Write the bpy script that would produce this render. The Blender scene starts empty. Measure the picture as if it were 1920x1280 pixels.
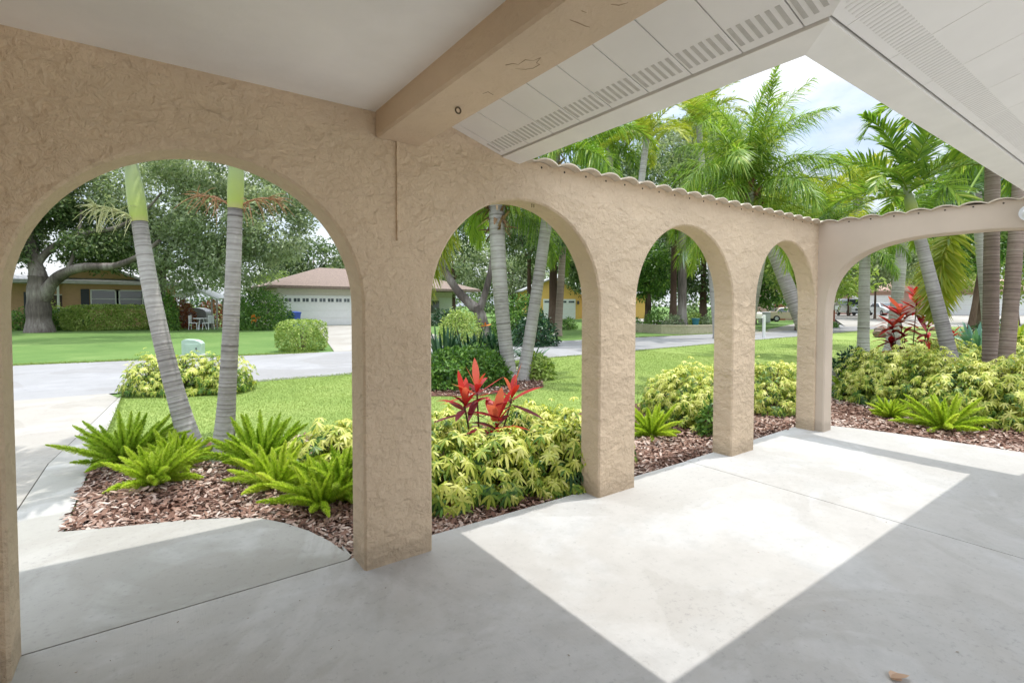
import bpy, math, random
import numpy as np
from mathutils import Vector, Matrix
R = math.radians
random.seed(11); rng = np.random.default_rng(11)
SC = bpy.context.scene; COL = SC.collection

# ------------------------------------------------------------------ camera
F_PX, CY = 944.23, 602.37
PITCH, YAW, ROLL = R(1.804), R(35.81), R(0.087)
CAMZ = 1.5
fw = np.array([math.sin(YAW)*math.cos(PITCH), math.cos(YAW)*math.cos(PITCH), -math.sin(PITCH)])
r_ = np.array([math.cos(YAW), -math.sin(YAW), 0.]); u_ = np.cross(r_, fw)
rt = r_*math.cos(ROLL)+u_*math.sin(ROLL); up = u_*math.cos(ROLL)-r_*math.sin(ROLL)
cam = bpy.data.cameras.new('camera'); camo = bpy.data.objects.new('camera', cam); COL.objects.link(camo)
cam.sensor_width = 36; cam.lens = F_PX/1920*36; cam.shift_y = (CY-640)/1920
cam.clip_start = .05; cam.clip_end = 900
m = Matrix.Identity(4)
for i in range(3):
    m[i][0], m[i][1], m[i][2] = rt[i], up[i], -fw[i]
m.translation = (0, 0, CAMZ); camo.matrix_world = m
SC.camera = camo

def ray(px, py): return fw+rt*(px-960)/F_PX+up*(CY-py)/F_PX
def gp(px, py, z=-.05):                       # survey point on the ground seen at photo pixel
    d = ray(px, py); return np.array([0, 0, CAMZ])+d*((z-CAMZ)/d[2])
def dp(px, depth, z=-.05):                    # point at a given depth on a sight line, at height z
    a = fw+rt*(px-960)/F_PX
    q = ((z-CAMZ)/depth-a[2])/up[2]
    return np.array([0, 0, CAMZ])+depth*(a+up*q)
def hz(py, depth): return CAMZ+(572.6-py)/F_PX*depth
def yx(px, Y, z=-.05):                        # X of sight line px where it crosses the plane Y, height z
    lo, hi = .5, 400.
    for _ in range(60):
        mid = (lo+hi)/2
        if dp(px, mid, z)[1] < Y: lo = mid
        else: hi = mid
    return dp(px, mid, z)[0]

# ------------------------------------------------------------------ object helpers
def tag(o, label=None, cat=None, group=None, kind=None):
    if label: o['label'] = label
    if cat: o['category'] = cat
    if group: o['group'] = group
    if kind: o['kind'] = kind
    return o
def empty(name, loc, rz=0, parent=None):
    o = bpy.data.objects.new(name, None); COL.objects.link(o)
    o.empty_display_size = .2
    o.location = loc; o.rotation_euler = (0, 0, rz)
    if parent: o.parent = parent
    return o
def link(name, me, mat=None, parent=None):
    o = bpy.data.objects.new(name, me); COL.objects.link(o)
    if mat is not None:
        me.materials.clear()
        for mm in (mat if isinstance(mat, (list, tuple)) else [mat]): me.materials.append(mm)
    if parent: o.parent = parent
    return o
def put(name, me, parent, loc=(0, 0, 0), rot=(0, 0, 0), sc=1.):
    o = bpy.data.objects.new(name, me); COL.objects.link(o); o.parent = parent
    o.location = loc; o.rotation_euler = rot
    o.scale = (sc, sc, sc) if not isinstance(sc, (tuple, list)) else sc
    return o
def copy_tree(o, parent=None):
    c = o.copy(); COL.objects.link(c); c.parent = parent
    for ch in o.children: copy_tree(ch, c)
    return c

def qmesh(name, V, F, tone=None, smooth=True, mi=None):
    """fast mesh from vertex array and quad array"""
    V = np.asarray(V, np.float32); F = np.asarray(F, np.int32)
    me = bpy.data.meshes.new(name)
    me.vertices.add(len(V)); me.vertices.foreach_set('co', V.ravel())
    k = F.shape[1]
    me.loops.add(F.size); me.loops.foreach_set('vertex_index', F.ravel())
    me.polygons.add(len(F)); me.polygons.foreach_set('loop_start', np.arange(0, F.size, k, dtype=np.int32))
    me.polygons.foreach_set('loop_total', np.full(len(F), k, np.int32))
    if smooth: me.polygons.foreach_set('use_smooth', np.ones(len(F), bool))
    if mi is not None: me.polygons.foreach_set('material_index', np.asarray(mi, np.int32))
    if tone is not None:
        a = me.attributes.new('tone', 'FLOAT', 'POINT'); a.data.foreach_set('value', np.asarray(tone, np.float32))
    me.update(calc_edges=True)
    return me
def merge(parts):
    Vs, Fs, Ts, n = [], [], [], 0
    for V, F, T in parts:
        Vs.append(V); Fs.append(F+n); Ts.append(T); n += len(V)
    return np.concatenate(Vs), np.concatenate(Fs), np.concatenate(Ts)
def unit(a): return a/np.maximum(np.linalg.norm(a, axis=-1, keepdims=True), 1e-9)

class MB:
    def __init__(s): s.v, s.f, s.m, s.sm = [], [], [], []
    def add(s, vs, fs, mi=0, smooth=False):
        n = len(s.v); s.v += [tuple(map(float, v)) for v in vs]
        for f in fs: s.f.append([i+n for i in f]); s.m.append(mi); s.sm.append(smooth)
    def box(s, a, b, mi=0, ch=0.):
        x0, y0, z0 = a; x1, y1, z1 = b
        if ch <= 0:
            v = [(x0,y0,z0),(x1,y0,z0),(x1,y1,z0),(x0,y1,z0),(x0,y0,z1),(x1,y0,z1),(x1,y1,z1),(x0,y1,z1)]
            s.add(v, [(0,3,2,1),(4,5,6,7),(0,1,5,4),(1,2,6,5),(2,3,7,6),(3,0,4,7)], mi)
        else:   # chamfered on all edges: convex hull style by slices
            c = ch
            rings = []
            for z, k in ((z0, c), (z0+c, 0), (z1-c, 0), (z1, c)):
                rings.append([(x0+k+c*(k==0),y0+k,z),(x1-k-c*(k==0),y0+k,z),(x1-k,y0+k+c*(k==0),z),(x1-k,y1-k-c*(k==0),z),
                              (x1-k-c*(k==0),y1-k,z),(x0+k+c*(k==0),y1-k,z),(x0+k,y1-k-c*(k==0),z),(x0+k,y0+k+c*(k==0),z)])
            v = [p for rg in rings for p in rg]; f = [tuple(reversed(range(8)))]
            for j in range(3):
                for i in range(8): f.append((j*8+i, j*8+(i+1) % 8, j*8+8+(i+1) % 8, j*8+8+i))
            f.append(tuple(range(24, 32))); s.add(v, f, mi)
    def prism(s, pts, z0, z1, mi=0):
        n = len(pts); v = [(x, y, z0) for x, y in pts]+[(x, y, z1) for x, y in pts]
        s.add(v, [tuple(reversed(range(n))), tuple(range(n, 2*n))]+[(i, (i+1) % n, n+(i+1) % n, n+i) for i in range(n)], mi)
    def extr(s, pts, fn0, fn1, mi=0):
        """closed 2-D outline mapped by two functions to the two end faces"""
        n = len(pts); v = [fn0(*p) for p in pts]+[fn1(*p) for p in pts]
        s.add(v, [tuple(reversed(range(n))), tuple(range(n, 2*n))]+[(i, (i+1) % n, n+(i+1) % n, n+i) for i in range(n)], mi)
    def cyl(s, p, q, r0, r1=None, n=14, mi=0, smooth=True):
        r1 = r0 if r1 is None else r1
        p, q = Vector(p), Vector(q); d = (q-p).normalized(); a = d.orthogonal().normalized(); b = d.cross(a)
        v = []
        for c, r in ((p, r0), (q, r1)):
            for i in range(n):
                t = 2*math.pi*i/n; v.append(c+a*math.cos(t)*r+b*math.sin(t)*r)
        s.add(v, [(i, (i+1) % n, n+(i+1) % n, n+i) for i in range(n)], mi, smooth)
        s.add(v[:n], [tuple(reversed(range(n)))], mi); s.add(v[n:], [tuple(range(n))], mi)
    def mesh(s, name):
        me = bpy.data.meshes.new(name); me.from_pydata(s.v, [], s.f)
        me.polygons.foreach_set('material_index', s.m); me.polygons.foreach_set('use_smooth', s.sm); me.update()
        return me
    def build(s, name, mat, parent=None): return link(name, s.mesh(name), mat, parent)

# ------------------------------------------------------------------ materials
def newmat(name):
    mt = bpy.data.materials.new(name); mt.use_nodes = True
    nt = mt.node_tree; nt.nodes.clear()
    out = nt.nodes.new('ShaderNodeOutputMaterial'); b = nt.nodes.new('ShaderNodeBsdfPrincipled')
    nt.links.new(b.outputs[0], out.inputs[0]); return mt, nt, b, out
def N(nt, t, **k):
    n = nt.nodes.new('ShaderNode'+t)
    for a, v in k.items():
        if a in n.inputs.keys(): n.inputs[a].default_value = v
        else: setattr(n, a, v)
    return n
def ramp(nt, src, stops, interp='LINEAR'):
    r = N(nt, 'ValToRGB'); e = r.color_ramp.elements; r.color_ramp.interpolation = interp
    while len(e) < len(stops): e.new(.5)
    for i, (p, c) in enumerate(stops):
        e[i].position = p; e[i].color = (*c, 1) if len(c) == 3 else c
    nt.links.new(src, r.inputs[0]); return r.outputs[0]
def mapped(nt, scale=(1, 1, 1), rot=(0, 0, 0)):
    tc = N(nt, 'TexCoord'); mp = N(nt, 'Mapping'); nt.links.new(tc.outputs['Object'], mp.inputs[0])
    mp.inputs['Scale'].default_value = scale; mp.inputs['Rotation'].default_value = rot
    return mp.outputs[0]
def noise(nt, vec, scale, detail=4, rough=.55, dist=0.):
    n = N(nt, 'TexNoise'); n.inputs['Scale'].default_value = scale; n.inputs['Detail'].default_value = detail
    n.inputs['Roughness'].default_value = rough; n.inputs['Distortion'].default_value = dist
    nt.links.new(vec, n.inputs['Vector']); return n.outputs['Fac']
def math_(nt, op, a, b=None, c=None):
    n = N(nt, 'Math', operation=op)
    for i, x in enumerate((a, b, c)):
        if x is None: continue
        if isinstance(x, (int, float)): n.inputs[i].default_value = x
        else: nt.links.new(x, n.inputs[i])
    return n.outputs[0]
def mixc(nt, fac, a, b, mode='MIX'):
    n = N(nt, 'Mix', data_type='RGBA', blend_type=mode)
    for s, x in ((n.inputs[0], fac), (n.inputs[6], a), (n.inputs[7], b)):
        if isinstance(x, (int, float)): s.default_value = x
        elif isinstance(x, (tuple, list)): s.default_value = (*x, 1) if len(x) == 3 else x
        else: nt.links.new(x, s)
    return n.outputs[2]
def bump(nt, b, h, strength=.5, dist=.01):
    n = N(nt, 'Bump'); n.inputs['Strength'].default_value = strength; n.inputs['Distance'].default_value = dist
    nt.links.new(h, n.inputs['Height']); nt.links.new(n.outputs[0], b.inputs['Normal'])
def plain(name, col, rough=.6, spec=.5, metal=0., var=.12, scale=6., bmp=0., bscale=40.):
    mt, nt, b, out = newmat(name); v = mapped(nt)
    nz = noise(nt, v, scale, 5, .6)
    lo = tuple(c*(1-var) for c in col); hi = tuple(min(1, c*(1+var)) for c in col)
    nt.links.new(ramp(nt, nz, [(.3, lo), (.7, hi)]), b.inputs['Base Color'])
    b.inputs['Roughness'].default_value = rough; b.inputs['Metallic'].default_value = metal
    b.inputs['Specular IOR Level'].default_value = spec
    if bmp: bump(nt, b, noise(nt, v, bscale, 4, .6), bmp, .004)
    return mt
def stucco(name, col, trowel=1.0, dist=.012, dirt=True):
    mt, nt, b, out = newmat(name)
    # overlapping trowel smears: warped cells, each with its own height and a lifted lip
    v0 = mapped(nt)
    wn = N(nt, 'TexNoise'); wn.inputs['Scale'].default_value = 5.5; wn.inputs['Detail'].default_value = 4; wn.inputs['Roughness'].default_value = .6; nt.links.new(v0, wn.inputs['Vector'])
    def smear(sc, warp, stretch, rot):
        vm = N(nt, 'VectorMath', operation='MULTIPLY_ADD'); nt.links.new(wn.outputs['Color'], vm.inputs[0]); vm.inputs[1].default_value = (warp,)*3; nt.links.new(v0, vm.inputs[2])
        mp_ = N(nt, 'Mapping'); mp_.inputs['Rotation'].default_value = (0, R(rot), 0); mp_.inputs['Scale'].default_value = stretch; nt.links.new(vm.outputs[0], mp_.inputs[0])
        vo_ = N(nt, 'TexVoronoi'); vo_.inputs['Scale'].default_value = sc; nt.links.new(mp_.outputs[0], vo_.inputs['Vector'])
        sx = N(nt, 'SeparateColor'); nt.links.new(vo_.outputs['Color'], sx.inputs[0])
        return math_(nt, 'ADD', math_(nt, 'MULTIPLY', sx.outputs[0], .8), math_(nt, 'MULTIPLY', vo_.outputs['Distance'], .55))
    pa = ramp(nt, noise(nt, v0, 2.4, 3), [(.40, (.25,)*3), (.60, (1,)*3)])
    h = math_(nt, 'MULTIPLY', smear(5.2, .22, (1, 1, 1.8), 32), 1.5)
    h = math_(nt, 'ADD', h, math_(nt, 'MULTIPLY', math_(nt, 'MULTIPLY', smear(13., .15, (1, 1, 2.0), -38), pa), .7))
    h = math_(nt, 'ADD', h, math_(nt, 'MULTIPLY', noise(nt, v0, 24., 5, .65, .5), .9))
    bump(nt, b, h, trowel, dist)
    vo = mapped(nt)
    d = noise(nt, vo, 1.1, 5, .6)
    c = ramp(nt, d, [(.3, tuple(x*.9 for x in col)), (.7, tuple(min(1, x*1.08) for x in col))])
    if dirt:   # splash dirt near the slab, with a ragged edge
        sep = N(nt, 'SeparateXYZ'); nt.links.new(vo, sep.inputs[0])
        zz = math_(nt, 'ADD', sep.outputs[2], math_(nt, 'MULTIPLY', noise(nt, vo, 7., 4, .6), -.16))
        f = ramp(nt, zz, [(-.0, (.45,)*3), (.06, (0,)*3)])
        c = mixc(nt, f, c, tuple(x*.55 for x in col))
    nt.links.new(c, b.inputs['Base Color']); b.inputs['Roughness'].default_value = .85; b.inputs['Specular IOR Level'].default_value = .25
    return mt
def concrete(name, col, stain=(.33, .28, .22), amt=.5, broom=0., sc=1.):
    mt, nt, b, out = newmat(name); v = mapped(nt)
    n1 = noise(nt, v, .9*sc, 6, .6, .6); n2 = noise(nt, v, 5*sc, 6, .65); n3 = noise(nt, v, 90, 3, .7); n4 = noise(nt, v, .55*sc, 7, .6, 1.0)
    c = ramp(nt, n2, [(.25, tuple(x*.86 for x in col)), (.5, col), (.8, tuple(min(1, x*1.1) for x in col))])
    f = ramp(nt, n1, [(.44, (0,)*3), (.53, (amt,)*3)])
    c = mixc(nt, f, c, stain, 'MIX')
    g = ramp(nt, n4, [(.475, (0,)*3), (.50, (amt,)*3), (.60, (amt*.7,)*3)])
    c = mixc(nt, g, c, tuple(x*k for x, k in zip(col, (.76, .735, .70))))
    sp = ramp(nt, math_(nt, 'ADD', noise(nt, v, 26*sc, 6, .8), math_(nt, 'MULTIPLY', n4, .22)), [(.66, (0,)*3), (.80, (.55,)*3)])
    c = mixc(nt, sp, c, tuple(x*.5 for x in col))
    nt.links.new(c, b.inputs['Base Color']); b.inputs['Roughness'].default_value = .8; b.inputs['Specular IOR Level'].default_value = .3
    h = math_(nt, 'ADD', math_(nt, 'MULTIPLY', n3, .4), n2)
    if broom:
        vb = mapped(nt, (160, 3, 1)); h = math_(nt, 'ADD', h, math_(nt, 'MULTIPLY', noise(nt, vb, 1., 2), broom))
    bump(nt, b, h, .35, .004)
    return mt
def leafmat(name, stops, rough=.45, trans=.3, spec=.4):
    mt, nt, b, out = newmat(name)
    at = N(nt, 'Attribute', attribute_name='tone')
    oi = N(nt, 'ObjectInfo')
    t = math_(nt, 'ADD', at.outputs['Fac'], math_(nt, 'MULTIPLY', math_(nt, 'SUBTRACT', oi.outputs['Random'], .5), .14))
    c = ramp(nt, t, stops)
    nt.links.new(c, b.inputs['Base Color']); b.inputs['Roughness'].default_value = rough; b.inputs['Specular IOR Level'].default_value = spec
    tr = N(nt, 'BsdfTranslucent'); nt.links.new(mixc(nt, .6, c, (1., 1., .35), 'MULTIPLY'), tr.inputs[0])
    mx = N(nt, 'MixShader'); mx.inputs[0].default_value = trans
    nt.links.new(b.outputs[0], mx.inputs[1]); nt.links.new(tr.outputs[0], mx.inputs[2]); nt.links.new(mx.outputs[0], out.inputs[0])
    return mt
def tonemat(name, stops, rough=.8, nscale=12., namt=.25, bmp=.4, sc=(1, 1, 1)):
    mt, nt, b, out = newmat(name)
    at = N(nt, 'Attribute', attribute_name='tone'); v = mapped(nt, sc)
    nz = noise(nt, v, nscale, 6, .65)
    t = math_(nt, 'ADD', at.outputs['Fac'], math_(nt, 'MULTIPLY', math_(nt, 'SUBTRACT', nz, .5), namt*2))
    nt.links.new(ramp(nt, t, stops), b.inputs['Base Color']); b.inputs['Roughness'].default_value = rough
    b.inputs['Specular IOR Level'].default_value = .25
    bump(nt, b, noise(nt, v, nscale*3, 4, .6), bmp, .01)
    return mt
def glassmat(name, col=(.05, .07, .08), rough=.05):
    mt, nt, b, out = newmat(name); b.inputs['Base Color'].default_value = (*col, 1); b.inputs['Roughness'].default_value = rough
    b.inputs['Specular IOR Level'].default_value = .8; return mt

TAN = (.66, .52, .375)
M = dict(
    stucco=stucco('rough tan stucco', TAN, 1., .021),
    beam=stucco('beam stucco', (.66, .52, .38), .8, .010, False),
    smooth=stucco('smooth tan stucco', (.82, .68, .46), .15, .003),
    smooth2=stucco('smooth grey tan stucco', (.55, .46, .375), .12, .003),
    ceil=stucco('white ceiling plaster', (.88, .86, .84), .22, .004, False),
    soffit=plain('white soffit panel', (.82, .80, .78), .55, var=.04, scale=2.),
    vent=plain('soffit vent grille', (.52, .50, .47), .6, var=.08, scale=30.),
    dark=plain('dark gap', (.05, .04, .03), .9),
    fascia=plain('white painted fascia', (.82, .80, .77), .5, var=.06, scale=3., bmp=.1),
    shingle=plain('brown roof shingle', (.20, .15, .125), .9, var=.3, scale=9., bmp=.5, bscale=20.),
    shingle_grey=plain('grey roof shingle', (.40, .40, .41), .9, var=.15, scale=5., bmp=.4, bscale=20.),
    tile=plain('cream coping tile', (.58, .51, .41), .8, var=.2, scale=12., bmp=.3),
    floor=concrete('porch concrete', (.46, .458, .455), (.37, .345, .315), .38, .3),
    walk=concrete('walkway concrete', (.44, .435, .42), (.29, .28, .25), .6, .3),
    drive=concrete('driveway concrete', (.37, .355, .33), (.31, .285, .255), .5, .1, .6),
    road=concrete('pale asphalt road', (.30, .30, .312), (.26, .26, .265), .5, 0, .4),
    metal=plain('rusty metal', (.12, .09, .06), .5, metal=.8),
    white=plain('white paint', (.76, .77, .78), .4, var=.04),
    offwhite=plain('off white siding', (.66, .62, .56), .6, var=.06),
    glass=glassmat('window glass', (.06, .08, .09)),
    orange=plain('orange tan wall', (.52, .32, .19), .85, var=.06),
    yellow=plain('yellow house wall', (.72, .45, .13), .85, var=.06),
    pink=plain('pink stucco wall', (.50, .33, .28), .85, var=.06),
    shutter=plain('dark shutter', (.035, .04, .055), .5),
    door=plain('dark wood door', (.06, .035, .025), .5),
    brick=plain('brick red pier', (.30, .11, .07), .9, var=.25, scale=20.),
    utility=plain('pale green enamel', (.42, .55, .47), .45, var=.08),
    bin=plain('blue plastic', (.03, .08, .38), .4),
    grey=plain('grey metal', (.35, .36, .37), .45, metal=.3),
    darkgrey=plain('dark grey', (.06, .06, .065), .6),
    rubber=plain('tyre rubber', (.02, .02, .02), .8),
    chrome=plain('chrome', (.6, .6, .6), .15, metal=1.),
    carwhite=plain('white car paint', (.74, .75, .77), .15, var=.02),
    carsilver=plain('pale silver car paint', (.66, .68, .70), .15, var=.02),
    carbeige=plain('beige car paint', (.42, .34, .25), .2, var=.02),
    lamp=plain('headlight lens', (.7, .72, .75), .1),
    redlamp=plain('tail light', (.4, .02, .02), .2),
    wood=plain('weathered timber', (.34, .31, .28), .8, var=.2),
    planter=plain('tan block wall', (.47, .42, .30), .85, var=.15, scale=8., bmp=.4),
    rock=plain('brown rock', (.20, .15, .13), .9, var=.35, scale=10., bmp=.8, bscale=15.),
    schef=leafmat('variegated leaf', [(0, (.025, .08, .014)), (.22, (.08, .19, .028)), (.40, (.25, .36, .045)), (.62, (.54, .58, .10)), (1, (.78, .77, .28))], .4, .35),
    fern=leafmat('foxtail fern needles', [(0, (.22, .38, .03)), (.4, (.52, .68, .07)), (.75, (.72, .82, .15)), (1, (.86, .90, .32))], .5, .5),
    ti=leafmat('red ti leaf', [(0, (.07, .012, .025)), (.3, (.27, .014, .025)), (.65, (.58, .03, .03)), (1, (.78, .20, .15))], .35, .35, .4),
    frond=leafmat('palm frond', [(0, (.05, .12, .02)), (.4, (.14, .28, .035)), (.75, (.31, .46, .06)), (1, (.52, .58, .13))], .4, .45),
    frond_dark=leafmat('dark palm frond', [(0, (.02, .06, .022)), (.5, (.075, .16, .055)), (1, (.19, .30, .09))], .35, .4),
    frond_yellow=leafmat('yellow palm frond', [(0, (.12, .22, .02)), (.5, (.32, .40, .04)), (1, (.58, .56, .10))], .4, .4),
    frond_dead=leafmat('dry palm frond', [(0, (.25, .17, .07)), (1, (.50, .42, .22))], .6, .3),
    flower=leafmat('pale flower stalk', [(0, (.45, .50, .22)), (1, (.62, .62, .36))], .6, .2),
    flower_pink=leafmat('pink flower stalk', [(0, (.42, .17, .10)), (1, (.60, .40, .22))], .6, .2),
    oak=leafmat('oak leaves', [(0, (.04, .085, .035)), (.5, (.125, .195, .08)), (1, (.34, .41, .22))], .5, .5),
    oak_pale=leafmat('silvery oak leaves', [(0, (.11, .17, .09)), (.5, (.31, .39, .24)), (1, (.55, .61, .45))], .5, .5),
    bush=leafmat('green bush leaves', [(0, (.03, .09, .018)), (.5, (.11, .24, .04)), (1, (.29, .45, .09))], .4, .35),
    bush_lime=leafmat('lime hedge leaves', [(0, (.12, .21, .03)), (.5, (.32, .44, .10)), (1, (.54, .61, .22))], .5, .35),
    bush_dark=leafmat('dark glossy leaves', [(0, (.008, .03, .012)), (.5, (.022, .075, .03)), (1, (.07, .15, .06))], .3, .15),
    strap=leafmat('blue green strap leaves', [(0, (.012, .045, .022)), (.5, (.035, .10, .05)), (1, (.12, .21, .12))], .3, .15),
    agave=leafmat('blue agave leaves', [(0, (.05, .14, .10)), (1, (.17, .33, .25))], .4, .15),
    autumn=leafmat('reddish bush leaves', [(0, (.09, .02, .012)), (.5, (.26, .07, .03)), (1, (.40, .22, .10))], .5, .25),
    petal=leafmat('orange petals', [(0, (.6, .16, .02)), (1, (.75, .30, .04))], .5, .2),
    stag=leafmat('staghorn fern', [(0, (.30, .40, .30)), (1, (.52, .60, .50))], .5, .2),
    grass=leafmat('grass blades', [(0, (.17, .25, .06)), (.5, (.25, .34, .09)), (1, (.37, .43, .15))], .6, .4),
    ptrunk=tonemat('ringed palm trunk', [(0, (.13, .115, .11)), (.45, (.34, .32, .31)), (1, (.56, .545, .54))], .8, 7., .3, .5, (1, 1, 2.2)),
    ptrunk_brown=tonemat('brown ringed palm trunk', [(0, (.07, .05, .042)), (.5, (.25, .19, .155)), (1, (.42, .37, .33))], .8, 9., .2, .4, (1, 1, 2.5)),
    shaft=tonemat('green crownshaft', [(0, (.22, .27, .16)), (.45, (.34, .42, .17)), (.8, (.40, .49, .12)), (1, (.46, .45, .18))], .4, 7., .16, .15),
    boots=tonemat('fibrous palm boots', [(0, (.08, .045, .025)), (.5, (.24, .14, .08)), (1, (.40, .28, .17))], .9, 14., .3, .8),
    bark=tonemat('oak bark', [(0, (.035, .028, .026)), (.5, (.15, .125, .115)), (1, (.36, .33, .31))], .9, 3., .55, 1., (3, 3, .5)),
    fern_deep=leafmat('deeper green fern needles', [(0, (.13, .28, .025)), (.4, (.36, .54, .05)), (.75, (.56, .70, .11)), (1, (.72, .80, .24))], .5, .5),
    bark_brown=tonemat('brown bark', [(0, (.03, .018, .014)), (.5, (.10, .06, .045)), (1, (.21, .15, .12))], .9, 6., .3, 1., (3, 3, .6)),
    stem=tonemat('shrub stem', [(0, (.10, .08, .05)), (1, (.26, .21, .14))], .8, 10., .2, .4),
    chip=tonemat('bark mulch chip', [(0, (.035, .017, .012)), (.3, (.12, .06, .043)), (.55, (.27, .16, .12)), (.78, (.47, .36, .31)), (1, (.66, .57, .51))], .85, 30., .14, .3),
)
# ------------------------------------------------------------------ vegetation generators
GRAV = np.array([0, 0, -1.])
def strips(P, d, n, L, W, bend, prof=(.3, 1., .75, .06), ts=(0, .35, .7, 1.), tone=None, fold=0.):
    """many leaf blades at once: base P, direction d, face normal n, length L, width W, gravity bend"""
    P, d, n = (np.asarray(a, float) for a in (P, d, n)); K = len(P)
    L, W, bend = (np.broadcast_to(np.asarray(a, float), (K,)) for a in (L, W, bend))
    d = unit(d); s = unit(np.cross(d, n)); ts = np.asarray(ts); prof = np.asarray(prof)
    c = P[:, None]+d[:, None]*(L[:, None]*ts)[..., None]+GRAV*((bend*L)[:, None]*ts**2)[..., None]
    off = s[:, None]*(W[:, None]*prof*.5)[..., None]
    V = np.stack([c-off, c+off], 2).reshape(-1, 3)          # K, T, 2
    T = len(ts); base = (np.arange(K)*T*2)[:, None]
    q = np.array([[2*j, 2*j+1, 2*j+3, 2*j+2] for j in range(T-1)])
    F = (base[:, :, None]+q[None]).reshape(-1, 4)
    tone = rng.random(K) if tone is None else np.asarray(tone)
    return V, F, np.repeat(tone, T*2)
def tube(path, rad, n=10, tone=.5, taper_end=False):
    path = np.asarray(path, float); K = len(path); rad = np.broadcast_to(np.asarray(rad, float), (K,))
    t = unit(np.gradient(path, axis=0)); ref = np.array([1., .13, .07]); ref = np.where(abs(t@unit(ref))[:, None] > .9, np.array([0, 1., 0]), ref)
    a = unit(np.cross(t, ref)); b = np.cross(t, a); th = np.arange(n)*2*np.pi/n
    V = path[:, None]+rad[:, None, None]*(a[:, None]*np.cos(th)[None, :, None]+b[:, None]*np.sin(th)[None, :, None])
    i, j = np.meshgrid(np.arange(K-1), np.arange(n), indexing='ij'); j2 = (j+1) % n
    F = np.stack([i*n+j, i*n+j2, (i+1)*n+j2, (i+1)*n+j], -1).reshape(-1, 4)
    tn = np.broadcast_to(np.asarray(tone, float), (K,)); return V.reshape(-1, 3), F, np.repeat(tn, n)
def bez(p0, p1, p2, n):
    t = np.linspace(0, 1, n)[:, None]; p0, p1, p2 = map(np.asarray, (p0, p1, p2))
    return p0*(1-t)**2+p1*2*t*(1-t)+p2*t*t
def rdir(n, zmin=-1.):
    z = rng.uniform(zmin, 1, n); a = rng.uniform(0, 2*np.pi, n); r = np.sqrt(1-z*z)
    return np.stack([r*np.cos(a), r*np.sin(a), z], -1)
def perp(d):
    return unit(np.cross(d, rdir(len(d))))

def frond_mesh(name, L, e0, e1, n=46, ll=.45, lw=.03, plum=0, hang=.35, p=1.2, dih=25, r0=.016, sp=(72, 28), petiole=.12, tone0=.5, tvar=.3):
    S = 26; s = np.linspace(0, 1, S); ang = R(e0)+(R(e1)-R(e0))*s**p
    x = np.concatenate([[0], np.cumsum(np.cos(ang[:-1]))])*L/(S-1); z = np.concatenate([[0], np.cumsum(np.sin(ang[:-1]))])*L/(S-1)
    path = np.stack([x, 0*x, z], -1)
    parts = [tube(path, r0*(1-.88*s), 5, np.full(S, min(.9, tone0+.2)))]
    t = np.linspace(petiole, .995, n); t = np.repeat(t, 2)+rng.uniform(-.006, .006, 2*n); t = np.clip(t, 0, 1); sg = np.tile([1., -1.], n)
    P = np.stack([np.interp(t, s, x), 0*t, np.interp(t, s, z)], -1); a = np.interp(t, s, ang)
    T = np.stack([np.cos(a), 0*a, np.sin(a)], -1); Nn = np.stack([-np.sin(a), 0*a, np.cos(a)], -1); Y = np.array([0, 1., 0])
    if plum:
        rep = plum; P, T, Nn, t, sg = [np.repeat(v, rep, 0) for v in (P, T, Nn, t, sg)]
        rl = rng.uniform(-np.pi/2*.95, np.pi/2*.95, len(t))
    else: rl = R(dih)+rng.normal(0, .12, len(t))
    lat = Y*(sg*np.cos(rl))[:, None]+Nn*np.sin(rl)[:, None]
    spr = R(sp[0])+(R(sp[1])-R(sp[0]))*t+rng.normal(0, .07, len(t))
    d = T*np.cos(spr)[:, None]+lat*np.sin(spr)[:, None]
    prof_l = (np.sin(np.pi*np.clip(.16+.78*t, 0, 1))**.75)*ll*rng.uniform(.88, 1.1, len(t))
    nrm = np.cross(d, np.cross(Nn, d))
    nrm = unit(nrm+.25*rdir(len(t)))
    tone = np.clip(tone0+rng.normal(0, tvar*.6, len(t))+.1*t, 0, 1)
    parts.append(strips(P, d, nrm, prof_l, lw*rng.uniform(.8, 1.15, len(t)), hang*rng.uniform(.5, 1.5, len(t)), (.5, 1., .8, .08), (0, .3, .65, 1.), tone))
    return qmesh(name, *merge(parts))
def frond_set(nm, L, specs, **k):
    return [frond_mesh(nm, L*rng.uniform(.93, 1.07), a, b, **k) for a, b in specs]
SPEC = [(82, 20), (68, -8), (52, -35), (38, -58), (20, -75), (0, -85)]

def trunk_path(base, top, bow=(0, 0, 0), n=24):
    b, t = np.asarray(base, float), np.asarray(top, float)
    return bez(b, (b+t)/2+np.asarray(bow, float), t, n)
def ringed(path, r0, r1, ring=.06, n=16, flare=0., rough=.0):
    """finely sampled ringed trunk: every leaf scar is a low ridge"""
    seg = np.linalg.norm(np.diff(path, axis=0), axis=1).sum(); K = max(12, int(seg/ring*5))
    tt = np.linspace(0, 1, len(path)); u = np.linspace(0, 1, K)
    pp = np.stack([np.interp(u, tt, path[:, i]) for i in range(3)], -1)
    ph = (u*seg/ring+.6*np.sin(u*seg*4.1)+.45*np.sin(u*23+1)+.25*np.sin(u*61)) % 1
    rad = r0+(r1-r0)*u**.8+flare*np.exp(-u*seg/.22)
    rad = rad*(1+.03*np.where(ph < .2, 1, -.2))*(1+rough*np.sin(u*37)*.5)
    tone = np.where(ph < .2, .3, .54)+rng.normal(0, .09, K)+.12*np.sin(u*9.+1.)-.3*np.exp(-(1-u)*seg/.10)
    return tube(pp, rad, n, tone)
CROWNS = {}
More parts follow.
